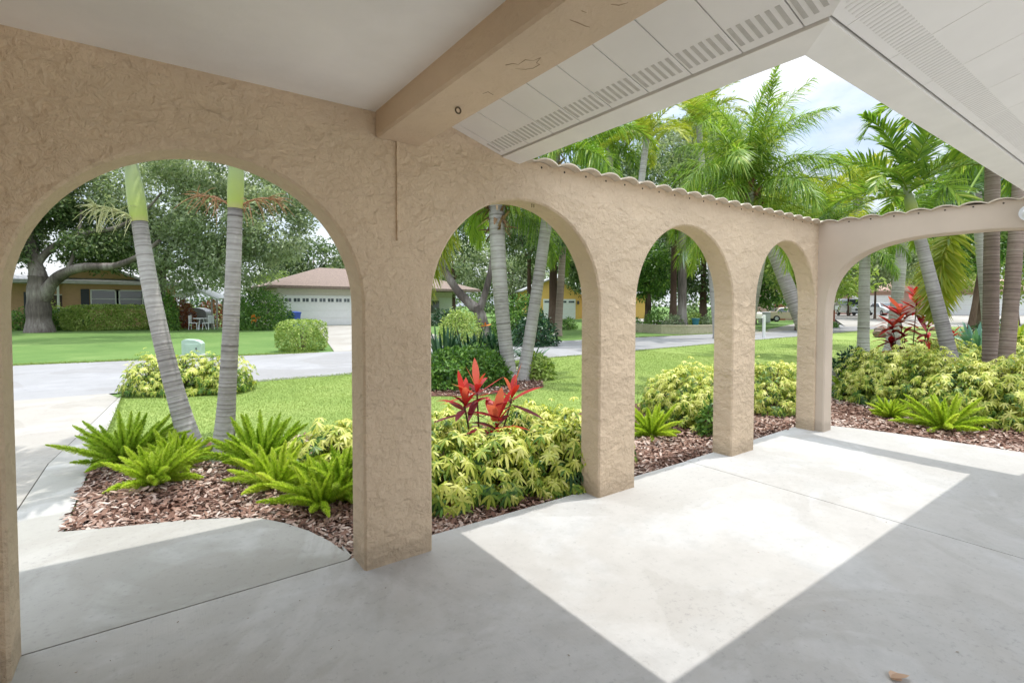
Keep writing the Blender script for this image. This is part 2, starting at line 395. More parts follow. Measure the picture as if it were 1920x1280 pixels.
def palm(label, base, top, r0, r1, crown, nf, fs=1., bow=(0, 0, 0), shaft=None, mat='ptrunk', ring=.06, flare=.05, group=None, boots=0, az0=None, frondmat='frond', flowers=None, hide=None, spec_w=None, tilt=0.):
    base, top = np.asarray(base, float), np.asarray(top, float)
    root = empty('palm_tree', tuple(base)); tag(root, label, 'palm', group)
    pth = trunk_path(base, top, bow)-base
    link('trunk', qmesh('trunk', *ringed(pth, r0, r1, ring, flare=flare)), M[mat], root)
    d = unit(pth[-1]-pth[-3]); c = pth[-1].copy()
    if shaft:
        L, rs = shaft; u = np.linspace(0, 1, 16)
        sp_ = c+d*(u*L)[:, None]; prof = rs*(1.0+.22*np.sin(np.pi*np.clip(u*1.5, 0, 1)))*(1-.42*u)
        tn = np.clip(.85-1.1*u, .12, 1)+.05*np.sin(u*7)+rng.normal(0, .03, 16); tn[0] = 1.0
        link('crownshaft', qmesh('crownshaft', *tube(sp_, prof, 14, tn)), M['shaft'], root); c = c+d*L*.93
    if boots:   # old leaf bases below the crown
        K = boots; h = rng.uniform(-.55, .12, K); az = rng.uniform(0, 2*np.pi, K)
        o = np.stack([np.cos(az), np.sin(az), 0*az], -1)
        P = c+d*h[:, None]+o*(r1*.9)
        bd = unit(o*.55+np.array([0, 0, 1.])*rng.uniform(-.9, 1.1, K)[:, None])
        link('leaf_boots', qmesh('leaf_boots', *strips(P, bd, o+.2*rdir(K), rng.uniform(.16, .34, K), rng.uniform(.05, .10, K), .2, (1, .8, .6, .2), tone=rng.uniform(.1, 1, K))), M['boots'], root)
    fr = CROWNS[crown]; az = rng.uniform(0, 360) if az0 is None else az0
    for i in range(nf):
        k = min(len(fr)-1, int(i/nf*len(fr))) if spec_w is None else spec_w[i % len(spec_w)]
        a = az+i*137.5+rng.uniform(-12, 12)
        if hide and hide(a % 360): continue
        o = put('frond', fr[k], root, tuple(c-d*(.03*k)), (R(rng.uniform(-14, 14)), R(tilt+rng.uniform(-7, 7)), R(a)), fs*rng.uniform(.9, 1.08))
        if not fr[k].materials: fr[k].materials.append(M[frondmat])
    if flowers:
        for az_, fl, hh, mat_ in flowers:
            P0 = pth[-1]+d*hh; o = np.array([math.cos(R(az_)), math.sin(R(az_)), 0])
            parts = []
            main = bez(P0, P0+o*fl*.5+np.array([0, 0, fl*.45]), P0+o*fl+np.array([0, 0, fl*.25]), 8)
            parts.append(tube(main, np.linspace(.012, .005, 8), 5, .3))
            for q in range(34):
                t = rng.uniform(.25, 1); p0 = main[int(t*7)]
                dd = unit(o*rng.uniform(.2, 1)+rdir(1)[0]*.8+np.array([0, 0, -.2])); l = fl*rng.uniform(.25, .55)
                parts.append(tube(bez(p0, p0+dd*l*.6, p0+dd*l+GRAV*l*.35, 5), np.linspace(.005, .002, 5), 4, rng.random()))
            link('flower_stalk', qmesh('flower_stalk', *merge(parts)), M[mat_], root)
    return root, base+c

# ---- shrubs -------------------------------------------------------
def dome_points(n, rx, ry, h, fill=.35, zlow=.05):
    """points over a low mound, mostly on its surface"""
    d = rdir(n, -.05); rr = np.where(rng.random(n) < fill, rng.uniform(.55, .95, n), rng.uniform(.9, 1.06, n))
    lump = 1+.10*np.sin(d[:, 0]*5+1.3*rng.random())*np.cos(d[:, 1]*4+rng.random()*6)+.06*np.sin(d[:, 0]*11+d[:, 1]*9)
    p = d*np.stack([rx*rr*lump, ry*rr*lump, h*rr*lump], -1); p[:, 2] = np.maximum(p[:, 2], zlow+.04*rng.random(n))
    nn = unit(d/np.array([rx, ry, h])); return p, nn
def schefflera_mesh(name, rx, ry, h, nw, ls=.085):
    P, nn = dome_points(nw, rx, ry, h)
    sh = rng.random(nw) < .07; P = P+np.where(sh, rng.uniform(.03, .12, nw), rng.normal(0, .012, nw))[:, None]*unit(nn+np.array([0, 0, .6]))
    ax = unit(nn+.45*rdir(nw)+np.array([0, 0, .45]))
    a = perp(ax); b = np.cross(ax, a); K = 8
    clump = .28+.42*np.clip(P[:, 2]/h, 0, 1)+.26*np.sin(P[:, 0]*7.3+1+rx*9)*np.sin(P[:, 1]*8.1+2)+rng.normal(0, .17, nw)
    th = (np.arange(K)*2*np.pi/K)[None]+rng.uniform(0, 6.3, nw)[:, None]
    D = a[:, None]*np.cos(th)[..., None]+b[:, None]*np.sin(th)[..., None]
    dirs = unit(D+ax[:, None]*rng.uniform(-.45, .25, (nw, 1, 1)))
    PP = np.repeat(P[:, None], K, 1).reshape(-1, 3); sz = rng.uniform(.6, 1.3, nw)
    L = np.repeat(sz, K)*ls*rng.uniform(.85, 1.15, nw*K)
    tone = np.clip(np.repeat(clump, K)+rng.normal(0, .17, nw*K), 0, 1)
    V = strips(PP, dirs.reshape(-1, 3), np.repeat(ax, K, 0), L, L*.29, rng.uniform(.15, .75, nw*K), (.25, .95, .9, .15), (0, .4, .75, 1.), tone)
    parts = [V]
    return qmesh(name, *V)
def stems_mesh(name, rx, ry, h, n=14, r=.012):
    parts = []
    for i in range(n):
        a = rng.uniform(0, 6.3); q = rng.uniform(.2, .85)
        p2 = np.array([rx*q*math.cos(a), ry*q*math.sin(a), h*(1-.5*q)])
        parts.append(tube(bez((rx*.15*math.cos(a), ry*.15*math.sin(a), -.05), (p2[0]*.5, p2[1]*.5, p2[2]*.7), p2, 6), np.linspace(r, r*.5, 6), 6, rng.random()))
    return qmesh(name, *merge(parts))
SCH = {}
def schefflera(label, x, y, rx, ry, h, group, z=-.04, key=None, ls=.085, dens=1.):
    o = empty('variegated_shrub', (x, y, z), rng.uniform(0, .5)); tag(o, label, 'shrub', group)
    n = int(dens*420*(rx*ry)**.5*(rx+ry+h))
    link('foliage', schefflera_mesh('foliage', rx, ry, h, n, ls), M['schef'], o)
    link('stems', stems_mesh('stems', rx, ry, h), M['stem'], o)
    return o
def leafy(label, name, cat, x, y, rx, ry, h, mat, n, ls, lw=.45, group=None, z=-.05, boxy=False, stems=True, rz=0., fill=.4):
    o = empty(name, (x, y, z), rz); tag(o, label, cat, group)
    if boxy:   # clipped hedge: leaves over a softly rounded block
        q = rdir(n, -.9); e = 5.; k = (np.abs(q)**e).sum(1)**(-1/e); q2 = q*k[:, None]*np.where(rng.random(n) < .35, rng.uniform(.75, 1, n), rng.uniform(.96, 1.03, n))[:, None]
        P = q2*np.array([rx, ry, h/2])+np.array([0, 0, h/2]); nn = unit(q)
        P[:, 2] = np.maximum(P[:, 2], .03)
    else: P, nn = dome_points(n, rx, ry, h, fill)
    d = unit(nn*.6+rdir(n)*.9); nrm = unit(nn+.7*rdir(n))
    cl = .5+.3*np.sin(P[:, 0]*9/rx+1)*np.sin(P[:, 1]*8/ry)*np.sin(P[:, 2]*9/h+2)
    tone = np.clip(cl+rng.normal(0, .2, n), 0, 1); L = ls*rng.uniform(.7, 1.3, n)
    link('foliage', qmesh('foliage', *strips(P, d, nrm, L, L*lw, .15, (.3, 1., .1), (0, .5, 1.), tone)), M[mat], o)
    if stems: link('stems', stems_mesh('stems', rx, ry, h*.9, 10, .02), M['stem'], o)
    return o
FERN = {}
def fern_mesh(np_, L, spread, seed):
    """foxtail fern: every plume is a spine set all round with short needles"""
    parts = []
    for i in range(np_):
        az = i*2.39996+rng.uniform(-.3, .3); q = (i+.5)/np_
        e0 = R(88-spread*q**.8+rng.uniform(-8, 8)); l = L*rng.uniform(.75, 1.1)*(.8+.25*math.sin(np.pi*q))
        S = 10; s = np.linspace(0, 1, S); ang = e0-R(rng.uniform(10, 45))*s*(.4+q)
        st = l/(S-1); rr = np.concatenate([[0], np.cumsum(np.cos(ang[:-1]))])*st; zz = np.concatenate([[0], np.cumsum(np.sin(ang[:-1]))])*st
        o = np.array([math.cos(az), math.sin(az), 0.]); path = o*(.03+rr)[:, None]+np.array([0, 0, 1.])*zz[:, None]
        n = int(850*l/.45); t = rng.uniform(.06, 1, n); P = np.stack([np.interp(t, s, path[:, k]) for k in range(3)], -1)
        a = np.interp(t, s, ang); T = o*np.cos(a)[:, None]+np.array([0, 0, 1.])*np.sin(a)[:, None]
        pd = perp(T); d = unit(pd+T*.75); w = (np.sin(np.pi*np.clip(.18+.80*t, 0, 1))**.7)
        tone = np.clip(.42+.3*(t-.3)+rng.normal(0, .16, n)+rng.normal(0, .08), 0, 1)
        parts.append(strips(P, d, unit(np.cross(d, pd)+.5*rdir(n)), .046*w*rng.uniform(.8, 1.2, n), .0062, .05, (1, .9, .3), (0, .5, 1.), tone))
        parts.append(tube(path, np.linspace(.004, .0015, S), 4, .5))
    return qmesh('plumes', *merge(parts))
def fern(label, x, y, key, sc=1., rz=0., group=None, z=-.03):
    o = empty('foxtail_fern', (x, y, z), rz); tag(o, label, 'fern', group)
    put('plumes', FERN[key], o, sc=sc); return o
def ti_plant(label, x, y, heads, group=None, z=-.04, span=.12):
    """heads: (dx, dy, height, leaf length, count, tilt)"""
    o = empty('ti_plant', (x, y, z)); tag(o, label, 'plant', group)
    for dx, dy, h, ll, n, el in heads:
        top = np.array([dx, dy, h]); st = bez((dx*.25, dy*.25, 0), (dx*.7, dy*.7, h*.5), top, 8)
        link('stem', qmesh('stem', *tube(st, np.linspace(.012, .008, 8), 6, rng.random()*.4)), M['stem'], o)
        i = np.arange(n); az = i*2.39996+rng.uniform(0, 6); q = i/max(1, n-1)
        e = R(el)-(R(el)+R(18))*(1-q)**1.1*.9+rng.normal(0, .1, n)
        d = np.stack([np.cos(az)*np.cos(e), np.sin(az)*np.cos(e), np.sin(e)], -1)
        nr = np.stack([-np.cos(az)*np.sin(e), -np.sin(az)*np.sin(e), np.cos(e)], -1)
        P = top+np.array([0, 0, 1.])*((q-.6-.35*(span > .2))*span)[:, None]
        tone = np.clip(.22+.6*q+rng.normal(0, .22, n), 0, 1); L = ll*rng.uniform(.75, 1.1, n)
        link('leaves', qmesh('leaves', *strips(P, d, nr, L, L*.23*rng.uniform(.8, 1.15, n), rng.uniform(.04, .5, n), (.25, .7, 1., .85, .45, .05), (0, .2, .45, .7, .88, 1.), tone)), M['ti'], o)
    return o
# ---- broadleaf trees ------------------------------------------------
def crown_arrays(blobs, nclump, per, cr, ls, lw=.5, tone0=.5, seed=0, low=None):
    """leaf clumps through the volume of several ellipsoids; gaps stay open between the clumps"""
    vol = np.array([b[3]*b[4]*b[5] for b in blobs])**.67; pick = rng.choice(len(blobs), nclump, p=vol/vol.sum())
    B = np.array(blobs)[pick]; d = rdir(nclump); rr = rng.uniform(.25, 1, nclump)**.42
    C = B[:, :3]+d*B[:, 3:6]*rr[:, None]
    g = np.sin(C[:, 0]*1.1+1)*np.sin(C[:, 1]*1.3+2)*np.sin(C[:, 2]*1.7+seed); keep = g > -.62; C, d = C[keep], d[keep]; nclump = len(C)
    ct = np.clip(rng.normal(tone0, .22, nclump), 0, 1)
    off = rng.normal(0, 1, (nclump, per, 3)); off /= np.maximum(1, np.linalg.norm(off, axis=-1, keepdims=True)/1.6)
    csz = cr*rng.uniform(.6, 1.4, nclump)
    P = (C[:, None]+off*csz[:, None, None]*np.array([1, 1, .62])).reshape(-1, 3); n = len(P)
    dd = unit(np.repeat(d, per, 0)*.5+rdir(n)+np.array([0, 0, -.25])); L = ls*rng.uniform(.65, 1.35, n)
    tone = np.clip(np.repeat(ct, per)+rng.normal(0, .14, n), 0, 1)
    return strips(P, dd, unit(rdir(n)+np.array([0, 0, .9])), L, L*lw, .1, (.35, 1., .12), (0, .5, 1.), tone)
def limb(p0, p1, p2, r0, r1, n=12, sides=10, flare=0.):
    pth = bez(p0, p1, p2, n); u = np.linspace(0, 1, n)
    rad = (r0+(r1-r0)*u)*(1+.05*np.sin(u*19))+flare*np.exp(-u*7)
    return tube(pth, rad, sides, .5+.2*np.sin(u*11)+rng.normal(0, .05, n))
def tree(label, name, base, limbs, blobs, nclump, per, cr, ls, leaf='oak', bark='bark', lw=.5, group=None, cat='tree', tone0=.5, seed=0):
    o = empty(name, tuple(base)); tag(o, label, cat, group)
    link('trunk', qmesh('trunk', *merge([limb(*l) for l in limbs])), M[bark], o)
    link('crown', qmesh('crown', *crown_arrays(blobs, nclump, per, cr, ls, lw, tone0, seed)), M[leaf], o)
    return o
def strap_plant(label, name, x, y, n, L, W, mat, group=None, el=(25, 85), bend=.35, z=-.05, flowers=0, cat='plant'):
    o = empty(name, (x, y, z)); tag(o, label, cat, group)
    az = rng.uniform(0, 2*np.pi, n); e = R(rng.uniform(el[0], el[1], n)) if False else np.radians(rng.uniform(el[0], el[1], n))
    d = np.stack([np.cos(az)*np.cos(e), np.sin(az)*np.cos(e), np.sin(e)], -1)
    nr = np.stack([-np.cos(az)*np.sin(e), -np.sin(az)*np.sin(e), np.cos(e)], -1)
    P = np.stack([np.cos(az), np.sin(az), 0*az], -1)*rng.uniform(0, L*.22, n)[:, None]
    link('leaves', qmesh('leaves', *strips(P, d, nr+.3*rdir(n), L*rng.uniform(.7, 1.1, n), W*rng.uniform(.8, 1.2, n), bend*rng.uniform(.3, 1.4, n), (.5, .8, 1., .6, .05), (0, .3, .6, .85, 1.))), M[mat], o)
    for i in range(flowers):
        a = rng.uniform(0, 6.3); h = L*rng.uniform(.75, .95); p = np.array([math.cos(a)*L*.3, math.sin(a)*L*.3, h])
        f = empty('bloom', (0, 0, 0), 0, o); f.parent = o
        k = 7; dd = unit(rdir(k, .0)); parts = [strips(np.repeat(p[None], k, 0), dd, perp(dd), .16, .035, .1)]
        COL.objects.unlink(f); bpy.data.objects.remove(f)
        link('bloom', qmesh('bloom', *merge(parts)), M['petal'], o)
        link('flower_stem', qmesh('flower_stem', *tube(bez((0, 0, 0), p*.5, p, 6), .008, 5, .4)), M['bush'], o)
    return o
def in_poly(x, y, poly):
    ins = np.zeros(len(x), bool); n = len(poly)
    for i in range(n):
        x0, y0 = poly[i]; x1, y1 = poly[(i+1) % n]
        c = ((y0 > y) != (y1 > y)) & (x < (x1-x0)*(y-y0)/((y1-y0) if y1 != y0 else 1e-9)+x0); ins ^= c
    return ins
# ------------------------------------------------------------------ world and sun
w = bpy.data.worlds.new('World'); SC.world = w; w.use_nodes = True
nt = w.node_tree; nt.nodes.clear()
SUNV = Vector((.209, -.07, 1)).normalized()
sky = N(nt, 'TexSky', sky_type='NISHITA'); sky.sun_disc = False
sky.sun_elevation = math.asin(SUNV.z); sky.sun_rotation = math.atan2(SUNV.x, SUNV.y)
sky.air_density = 1.0; sky.dust_density = 1.5; sky.ozone_density = 1.0
bg = N(nt, 'Background'); bg.inputs['Strength'].default_value = .15
wo = N(nt, 'OutputWorld'); tc = N(nt, 'TexCoord')
mp = N(nt, 'Mapping'); nt.links.new(tc.outputs['Generated'], mp.inputs[0]); mp.inputs['Scale'].default_value = (1, 1, 2.2)
cl = noise(nt, mp.outputs[0], 2.6, 7, .58, .35)
cf = ramp(nt, cl, [(.30, (0.25,)*3), (.48, (.8,)*3), (.60, (1,)*3)])
cl2 = noise(nt, mp.outputs[0], 4.2, 6, .6, .2)
cc = ramp(nt, cl2, [(.36, (2.7, 3.0, 3.45)), (.5, (3.7, 3.9, 4.15)), (.62, (4.5, 4.6, 4.65))])
sepw = N(nt, 'SeparateXYZ'); nt.links.new(tc.outputs['Generated'], sepw.inputs[0])      # clouds glare towards the high sun
gl = ramp(nt, sepw.outputs[2], [(.28, (1, 1, 1)), (.62, (1.7, 1.7, 1.7)), (1., (4.2, 4.2, 4.1))])
cc = mixc(nt, 1., cc, gl, 'MULTIPLY')
add = math_(nt, 'MULTIPLY', math_(nt, 'ADD', sepw.outputs[1], 1), .5)
bk = ramp(nt, add, [(.15, (1.15, 1.15, 1.15)), (.55, (1, 1, 1))])  # clouds behind the camera brightened, out of view, to lift the porch walls
cc = mixc(nt, 1., cc, bk, 'MULTIPLY')
nt.links.new(mixc(nt, cf, sky.outputs[0], cc), bg.inputs[0]); nt.links.new(bg.outputs[0], wo.inputs[0])
sl = bpy.data.lights.new('sun', 'SUN'); sl.energy = 2.0; sl.angle = R(.53); sl.color = (1, .965, .90)
so = bpy.data.objects.new('sun', sl); COL.objects.link(so); so.rotation_euler = SUNV.to_track_quat('Z', 'Y').to_euler()
SC.view_settings.view_transform = 'Standard'; SC.view_settings.look = 'None'; SC.view_settings.gamma = 1; SC.view_settings.exposure = .77
SC.render.engine = 'CYCLES'; SC.cycles.max_bounces = 10; SC.cycles.diffuse_bounces = 6; SC.cycles.transparent_max_bounces = 4
SC.cycles.use_denoising = True; SC.cycles.sample_clamp_indirect = 8; SC.cycles.caustics_reflective = False; SC.cycles.caustics_refractive = False

# ------------------------------------------------------------------ ground
D, T, X0, OP, PW = 2.751, .213, -.469, 1.4347, .4221
PER = OP+PW; XC = 6.482; HT = 2.504; HR = 2.2168; RAD = OP/2; SPR = HR-RAD
def grassland(name, col_lo, col_mid, col_hi):
    mt, nt, b, out = newmat(name); v = mapped(nt)
    a = noise(nt, v, .35, 5, .6, .6); c = noise(nt, v, 3., 6, .7); e = noise(nt, v, 60., 4, .7)
    t = math_(nt, 'ADD', math_(nt, 'MULTIPLY', a, .5), math_(nt, 'ADD', math_(nt, 'MULTIPLY', c, .25), math_(nt, 'MULTIPLY', e, .3)))
    nt.links.new(ramp(nt, t, [(.32, col_lo), (.52, col_mid), (.72, col_hi)]), b.inputs['Base Color']); b.inputs['Roughness'].default_value = .9
    b.inputs['Specular IOR Level'].default_value = .15; bump(nt, b, e, .6, .02); return mt
M['lawn'] = grassland('lawn turf', (.16, .245, .06), (.24, .325, .09), (.35, .41, .145))
M['lawn_far'] = grassland('far lawn', (.075, .145, .04), (.115, .20, .055), (.19, .27, .09))
M['soil'] = plain('mulch bed soil', (.10, .045, .03), .95, var=.5, scale=14., bmp=1., bscale=30.)
M['bounce_paving'] = concrete('pale forecourt concrete', (.62, .60, .57), (.55, .52, .48), .4, 0, .5)
def sheet(name, pts, z, mat, kind='structure'):
    mb = MB(); mb.add([(x, y, z) for x, y in pts], [tuple(range(len(pts)))]); return tag(mb.build(name, mat), kind=kind)
sheet('ground', [(-400, -300), (700, -300), (700, 600), (-400, 600)], -.075, M['lawn_far'])
lawn_poly = [(-.47, 5.3), (-.43, 8.6), (-.41, 10.7), (-.1, 11.35), (12, 11.5), (26, 12.2), (60, 14.5), (60, -30), (7, -30), (7, 2), (3, 2.8), (.9, 3.3), (.3, 4.3)]
sheet('lawn', lawn_poly, -.06, M['lawn'])
sheet('road', [(-90, 11.6), (-.6, 11.25), (12, 11.52), (26, 12.25), (60, 14.6), (140, 20), (140, 27), (60, 19.9), (31, 15.8), (17, 16.55), (4.6, 17.15), (-3, 17.9), (-90, 18.4)], -.052, M['road'])
sheet('driveway', [(-9, 4.2), (-.86, 4.2), (-.835, 5.3), (-.825, 6.58), (-.62, 8.65), (-.44, 10.62), (-.6, 11.24), (-9, 11.5)], -.048, M['drive'])
sheet('bounce_paving', [(-14, -30), (25, -30), (25, -2), (7.26, -2), (7.26, -9.1), (-.63, -9.1), (-.63, -1.6), (-14, -1.6)], -.03, M['bounce_paving'])  # unseen pale paving added behind the camera to bounce sunlight onto the ceiling
sheet('expansion_joint', [(-.95, 4.2), (-.75, 4.2), (-.72, 6.5), (-.5, 8.6), (-.41, 10.7), (-.5, 10.7), (-.9, 6.5)], -.0505, M['dark'])
sheet('driveway_edge_strip', [(-.84, 4.2), (-.5, 4.45), (-.48, 6.0), (-.43, 8.6), (-.40, 10.72), (-.432, 10.6), (-.61, 8.65), (-.815, 6.6), (-.825, 5.3)], -.046, M['walk'])
# neighbour drives
g1 = [gp(605, 655)[:2], gp(660, 655)[:2], gp(720, 655)[:2], (15.5, 39.6), (9.6, 39.6)]
sheet('neighbour_driveway', [tuple(p) for p in [(5.0, 17.05), (10.8, 16.8), (15.6, 39.4), (10.2, 39.4)]], -.05, M['drive'])
sheet('far_driveway', [(26.5, 14.8), (34, 15.6), (88, 27.5), (82, 37), (60, 26)], -.05, M['drive'])
sheet('yellow_house_driveway', [(27, 16.2), (31, 16), (58, 54.5), (50, 55.5)], -.05, M['drive'])

# porch slab in separate pours: the joints are real gaps
E_OUT = [(.96, 3.15)]+[tuple(gp(px, py, -.004)[:2]) for px, py in ((645, 1033), (618, 1014), (580, 995), (535, 980), (490, 971), (430, 970), (340, 975), (230, 986), (118, 996))]
edge_r = [(6.47, 2.985), (6.75, 2.92), (6.92, 2.78), (7.05, 2.45), (7.15, 2.03), (7.22, 1.5), (7.27, 1.08), (7.28, .2), (7.25, -9)]
mb = MB()
mb.prism([(-.62, -9), (4.196, -9), (4.196, 1.2), (4.196, 2.925), (2.8, 2.925), (1.5, 2.94), (.97, 2.95), (.93, 2.934), (-.62, 2.934)], -.12, 0)  # rear length, out of view, extended so its sunlit top brightens the ceiling
mb.prism([(4.204, -9)]+[(x, y) for x, y in reversed(edge_r)]+[(4.66, 2.946), (4.204, 2.935)], -.12, -.0005)
tag(mb.build('porch_floor', M['floor']), kind='structure')
mb = MB(); mb.prism([(-.62, -8.9), (7.2, -8.9), (7.1, 2.0), (6.6, 2.9), (-.62, 2.99)], -.3, -.06); tag(mb.build('slab_base', M['dark']), kind='structure')
mb = MB(); mb.prism([(-4.5, 2.952), (.93, 2.952), (.965, 2.99)]+E_OUT+[(-.90, 4.60), (-4.5, 4.60)], -.12, -.004); tag(mb.build('walkway', M['walk']), kind='structure')

# planting bed
bed = [(-.49, 4.58), (-.475, 5.3), (-.46, 6.1), (-.2, 6.8), (.9, 6.5), (1.8, 6.05), (2.7, 5.75), (4, 5.35), (5.2, 5.3), (6.3, 5.3), (8.0, 5.2), (9.3, 4.9), (10.8, 5.1), (12.5, 5.1), (15, 4.2), (17, 2.5), (17, -1), (14, -4), (7.25, -4), (7.28, .2), (7.27, 1.08), (7.15, 2.03), (6.92, 2.78), (6.47, 2.985), (4.66, 2.946), (2.8, 2.925), (.97, 2.95), (.96, 3.15)]+E_OUT[1:]
sheet('planting_bed', bed, -.052, M['soil'])
bed2 = [tuple(gp(px, py)[:2]) for px, py in ((800, 742), (880, 742), (960, 735), (1020, 725), (1010, 700), (960, 690), (800, 690))]
sheet('palm_bed', bed2, -.053, M['soil'])
def chips(poly, n, box, zoff=-.045, keep=None):
    x = rng.uniform(box[0], box[1], n); y = rng.uniform(box[2], box[3], n); k = in_poly(x, y, poly)
    if keep is not None: k &= keep(x, y)
    x, y = x[k], y[k]; n = len(x); a = rng.uniform(0, 6.3, n); el = rng.normal(.05, .28, n)
    d = np.stack([np.cos(a)*np.cos(el), np.sin(a)*np.cos(el), np.sin(el)], -1); nr = unit(np.array([0, 0, 1.])+.55*rdir(n))
    P = np.stack([x, y, zoff+rng.uniform(0, .03, n)], -1); L = rng.uniform(.015, .07, n)
    patch = .5+.28*np.sin(x*3.1+1)*np.sin(y*3.7)
    tone = np.clip(patch*.55+rng.beta(1.6, 2.2, n)*.75, 0, 1)
    return strips(P, d, nr, L, L*rng.uniform(.22, .5, n), rng.uniform(-.1, .25, n), (.6, 1., .9, .5), (0, .3, .7, 1.), tone)
cm = [chips(bed2, 9000, (3, 8, 6.5, 10)), chips(bed, 38000, (-.6, 2.0, 2.9, 6.2)), chips(bed, 24000, (1.0, 7.2, 2.9, 4.6)), chips(bed, 21000, (6.4, 10.2, .2, 4.4))]
tag(link('mulch', qmesh('mulch', *merge(cm), smooth=False), M['chip']), kind='stuff')
# short grass on the near lawn
def edge_tufts(n, line, size, spread):
    line = np.array(line); t = rng.random(n)*(len(line)-1); i = t.astype(int); f = (t-i)[:, None]
    q = line[i]*(1-f)+line[i+1]*f+rng.normal(0, spread, (n, 2))*(.4+.9*np.abs(np.sin(t*37))[:, None])
    d = unit(np.concatenate([rng.normal(0, .7, (n, 2)), rng.uniform(.3, 1, (n, 1))], 1))
    return strips(np.concatenate([q, np.full((n, 1), -.06)], 1), d, perp(d), size*rng.uniform(.6, 1.5, n), size*.14, .3, (1, .7, .1), (0, .5, 1.), np.clip(rng.normal(.4, .25, n), 0, 1))
def blades(n, box, size):
    x = rng.uniform(box[0], box[1], n); y = rng.uniform(box[2], box[3], n)
    k = in_poly(x, y, lawn_poly) & ~in_poly(x, y, bed) & ~in_poly(x, y, bed2); x, y = x[k], y[k]; n = len(x)
    a = rng.uniform(0, 6.3, n); el = rng.uniform(.5, 1.5, n)
    d = np.stack([np.cos(a)*np.cos(el), np.sin(a)*np.cos(el), np.sin(el)], -1)
    tone = np.clip(.45+.2*np.sin(x*1.1+.5*np.sin(y*2.))*np.sin(y*1.7)+.16*np.sin(x*3.7+2*np.sin(y*1.3))*np.sin(y*4.1+x)+rng.normal(0, .2, n), 0, 1)
    return strips(np.stack([x, y, np.full(n, -.062)], -1), d, perp(d), size*rng.uniform(.6, 1.4, n), size*.16, .3, (1, .7, .1), (0, .5, 1.), tone)
tag(link('grass', qmesh('grass', *merge([blades(120000, (-.4, 5, 5, 11.4), .03), blades(140000, (4, 14, 4.6, 11.6), .032), blades(50000, (14, 26, 3, 12.4), .04), edge_tufts(9000, [(-.1, 11.36), (4, 11.42), (8, 11.46), (12, 11.52), (19, 11.88), (26, 12.22)], .055, .035), edge_tufts(2500, [(-.43, 6.6), (-.42, 8.6), (-.39, 10.7), (-.1, 11.33)], .045, .02), edge_tufts(9000, [(4.5, 17.2), (1, 17.5), (-3, 17.95), (-8, 18.05)], .09, .05), edge_tufts(4000, [(17, 16.6), (24, 16.25), (31, 15.9)], .09, .05)])), M['grass']), kind='stuff')

# ------------------------------------------------------------------ arcade walls
WP = .213
def wave(u): return HT-.038+.029*abs(math.sin(math.pi*u/WP))**.8
def arch_wall(u0, u1, opens, top, P, zb=-.02, ch=.012, step=.02):
    """openings: list of lists of (u, z) from left foot over the crown to right foot. P(u, w, z) maps to world; w = 0 front, 1 back"""
    mb = MB()
    def off(o):   # outline moved outwards by the chamfer
        n = len(o); r = []
        for i, (a, z) in enumerate(o):
            p, q = o[max(0, i-1)], o[min(n-1, i+1)]; tx, tz = q[0]-p[0], q[1]-p[1]; l = math.hypot(tx, tz)
            r.append((a-tz/l*ch, z+tx/l*ch if i not in (0, n-1) else z))
        return r
    for wv, wi in ((0, 0), (1, 1)):
        cur = u0
        for o in opens+[None]:
            of = off(o) if o else None
            end = of[0][0] if o else u1
            k = max(1, int((end-cur)/step))
            for i in range(k):
                a, b = cur+(end-cur)*i/k, cur+(end-cur)*(i+1)/k
                f = [P(a, wv, zb), P(b, wv, zb), P(b, wv, top(b-1e-6)), P(a, wv, top(a+1e-6))]
                mb.add(f, [(0, 1, 2, 3) if wi == 0 else (3, 2, 1, 0)], 0)
            if o:
                for (a, za), (b, zb2) in zip(of[1:-2], of[2:-1]):
                    if b-a < 1e-5: continue
                    f = [P(a, wv, za), P(b, wv, zb2), P(b, wv, top(b)), P(a, wv, top(a))]
                    mb.add(f, [(0, 1, 2, 3) if wi == 0 else (3, 2, 1, 0)], 0)
                cur = of[-1][0]
                # chamfer
                wc = .06 if wi == 0 else .94
                for (p, q), (p2, q2) in zip(zip(of, of[1:]), zip(o, o[1:])):
                    f = [P(p[0], wv, p[1]), P(q[0], wv, q[1]), P(q2[0], wc, q2[1]), P(p2[0], wc, p2[1])]
                    mb.add(f, [(3, 2, 1, 0) if wi == 0 else (0, 1, 2, 3)], 1, True)
    for o in opens:
        for p, q in zip(o, o[1:]):
            mb.add([P(p[0], .06, p[1]), P(q[0], .06, q[1]), P(q[0], .94, q[1]), P(p[0], .94, p[1])], [(3, 2, 1, 0)], 1, True)
    # top and ends
    k = int((u1-u0)/step)
    for i in range(k):
        a, b = u0+(u1-u0)*i/k, u0+(u1-u0)*(i+1)/k
        mb.add([P(a, 0, top(a)), P(b, 0, top(b)), P(b, 1, top(b)), P(a, 1, top(a))], [(0, 1, 2, 3)], 0)
    for a, fl in ((u0, 0), (u1, 1)):
        mb.add([P(a, 0, zb), P(a, 1, zb), P(a, 1, top(a)), P(a, 0, top(a))], [(3, 2, 1, 0) if not fl else (0, 1, 2, 3)], 0)
    return mb
def arc(uL, uR, spr, rz, zb=-.02, n=40, e=2.):
    c, r = (uL+uR)/2, (uR-uL)/2
    pts = [(uL, zb), (uL, spr*.5), (uL, spr)]
    for i in range(1, n):
        t = math.pi*(1-i/n); cs, sn = math.cos(t), math.sin(t)
        pts.append((c+r*math.copysign(abs(cs)**(2/e), cs), spr+rz*abs(sn)**(2/e)))
    return pts+[(uR, spr), (uR, spr*.5), (uR, zb)]
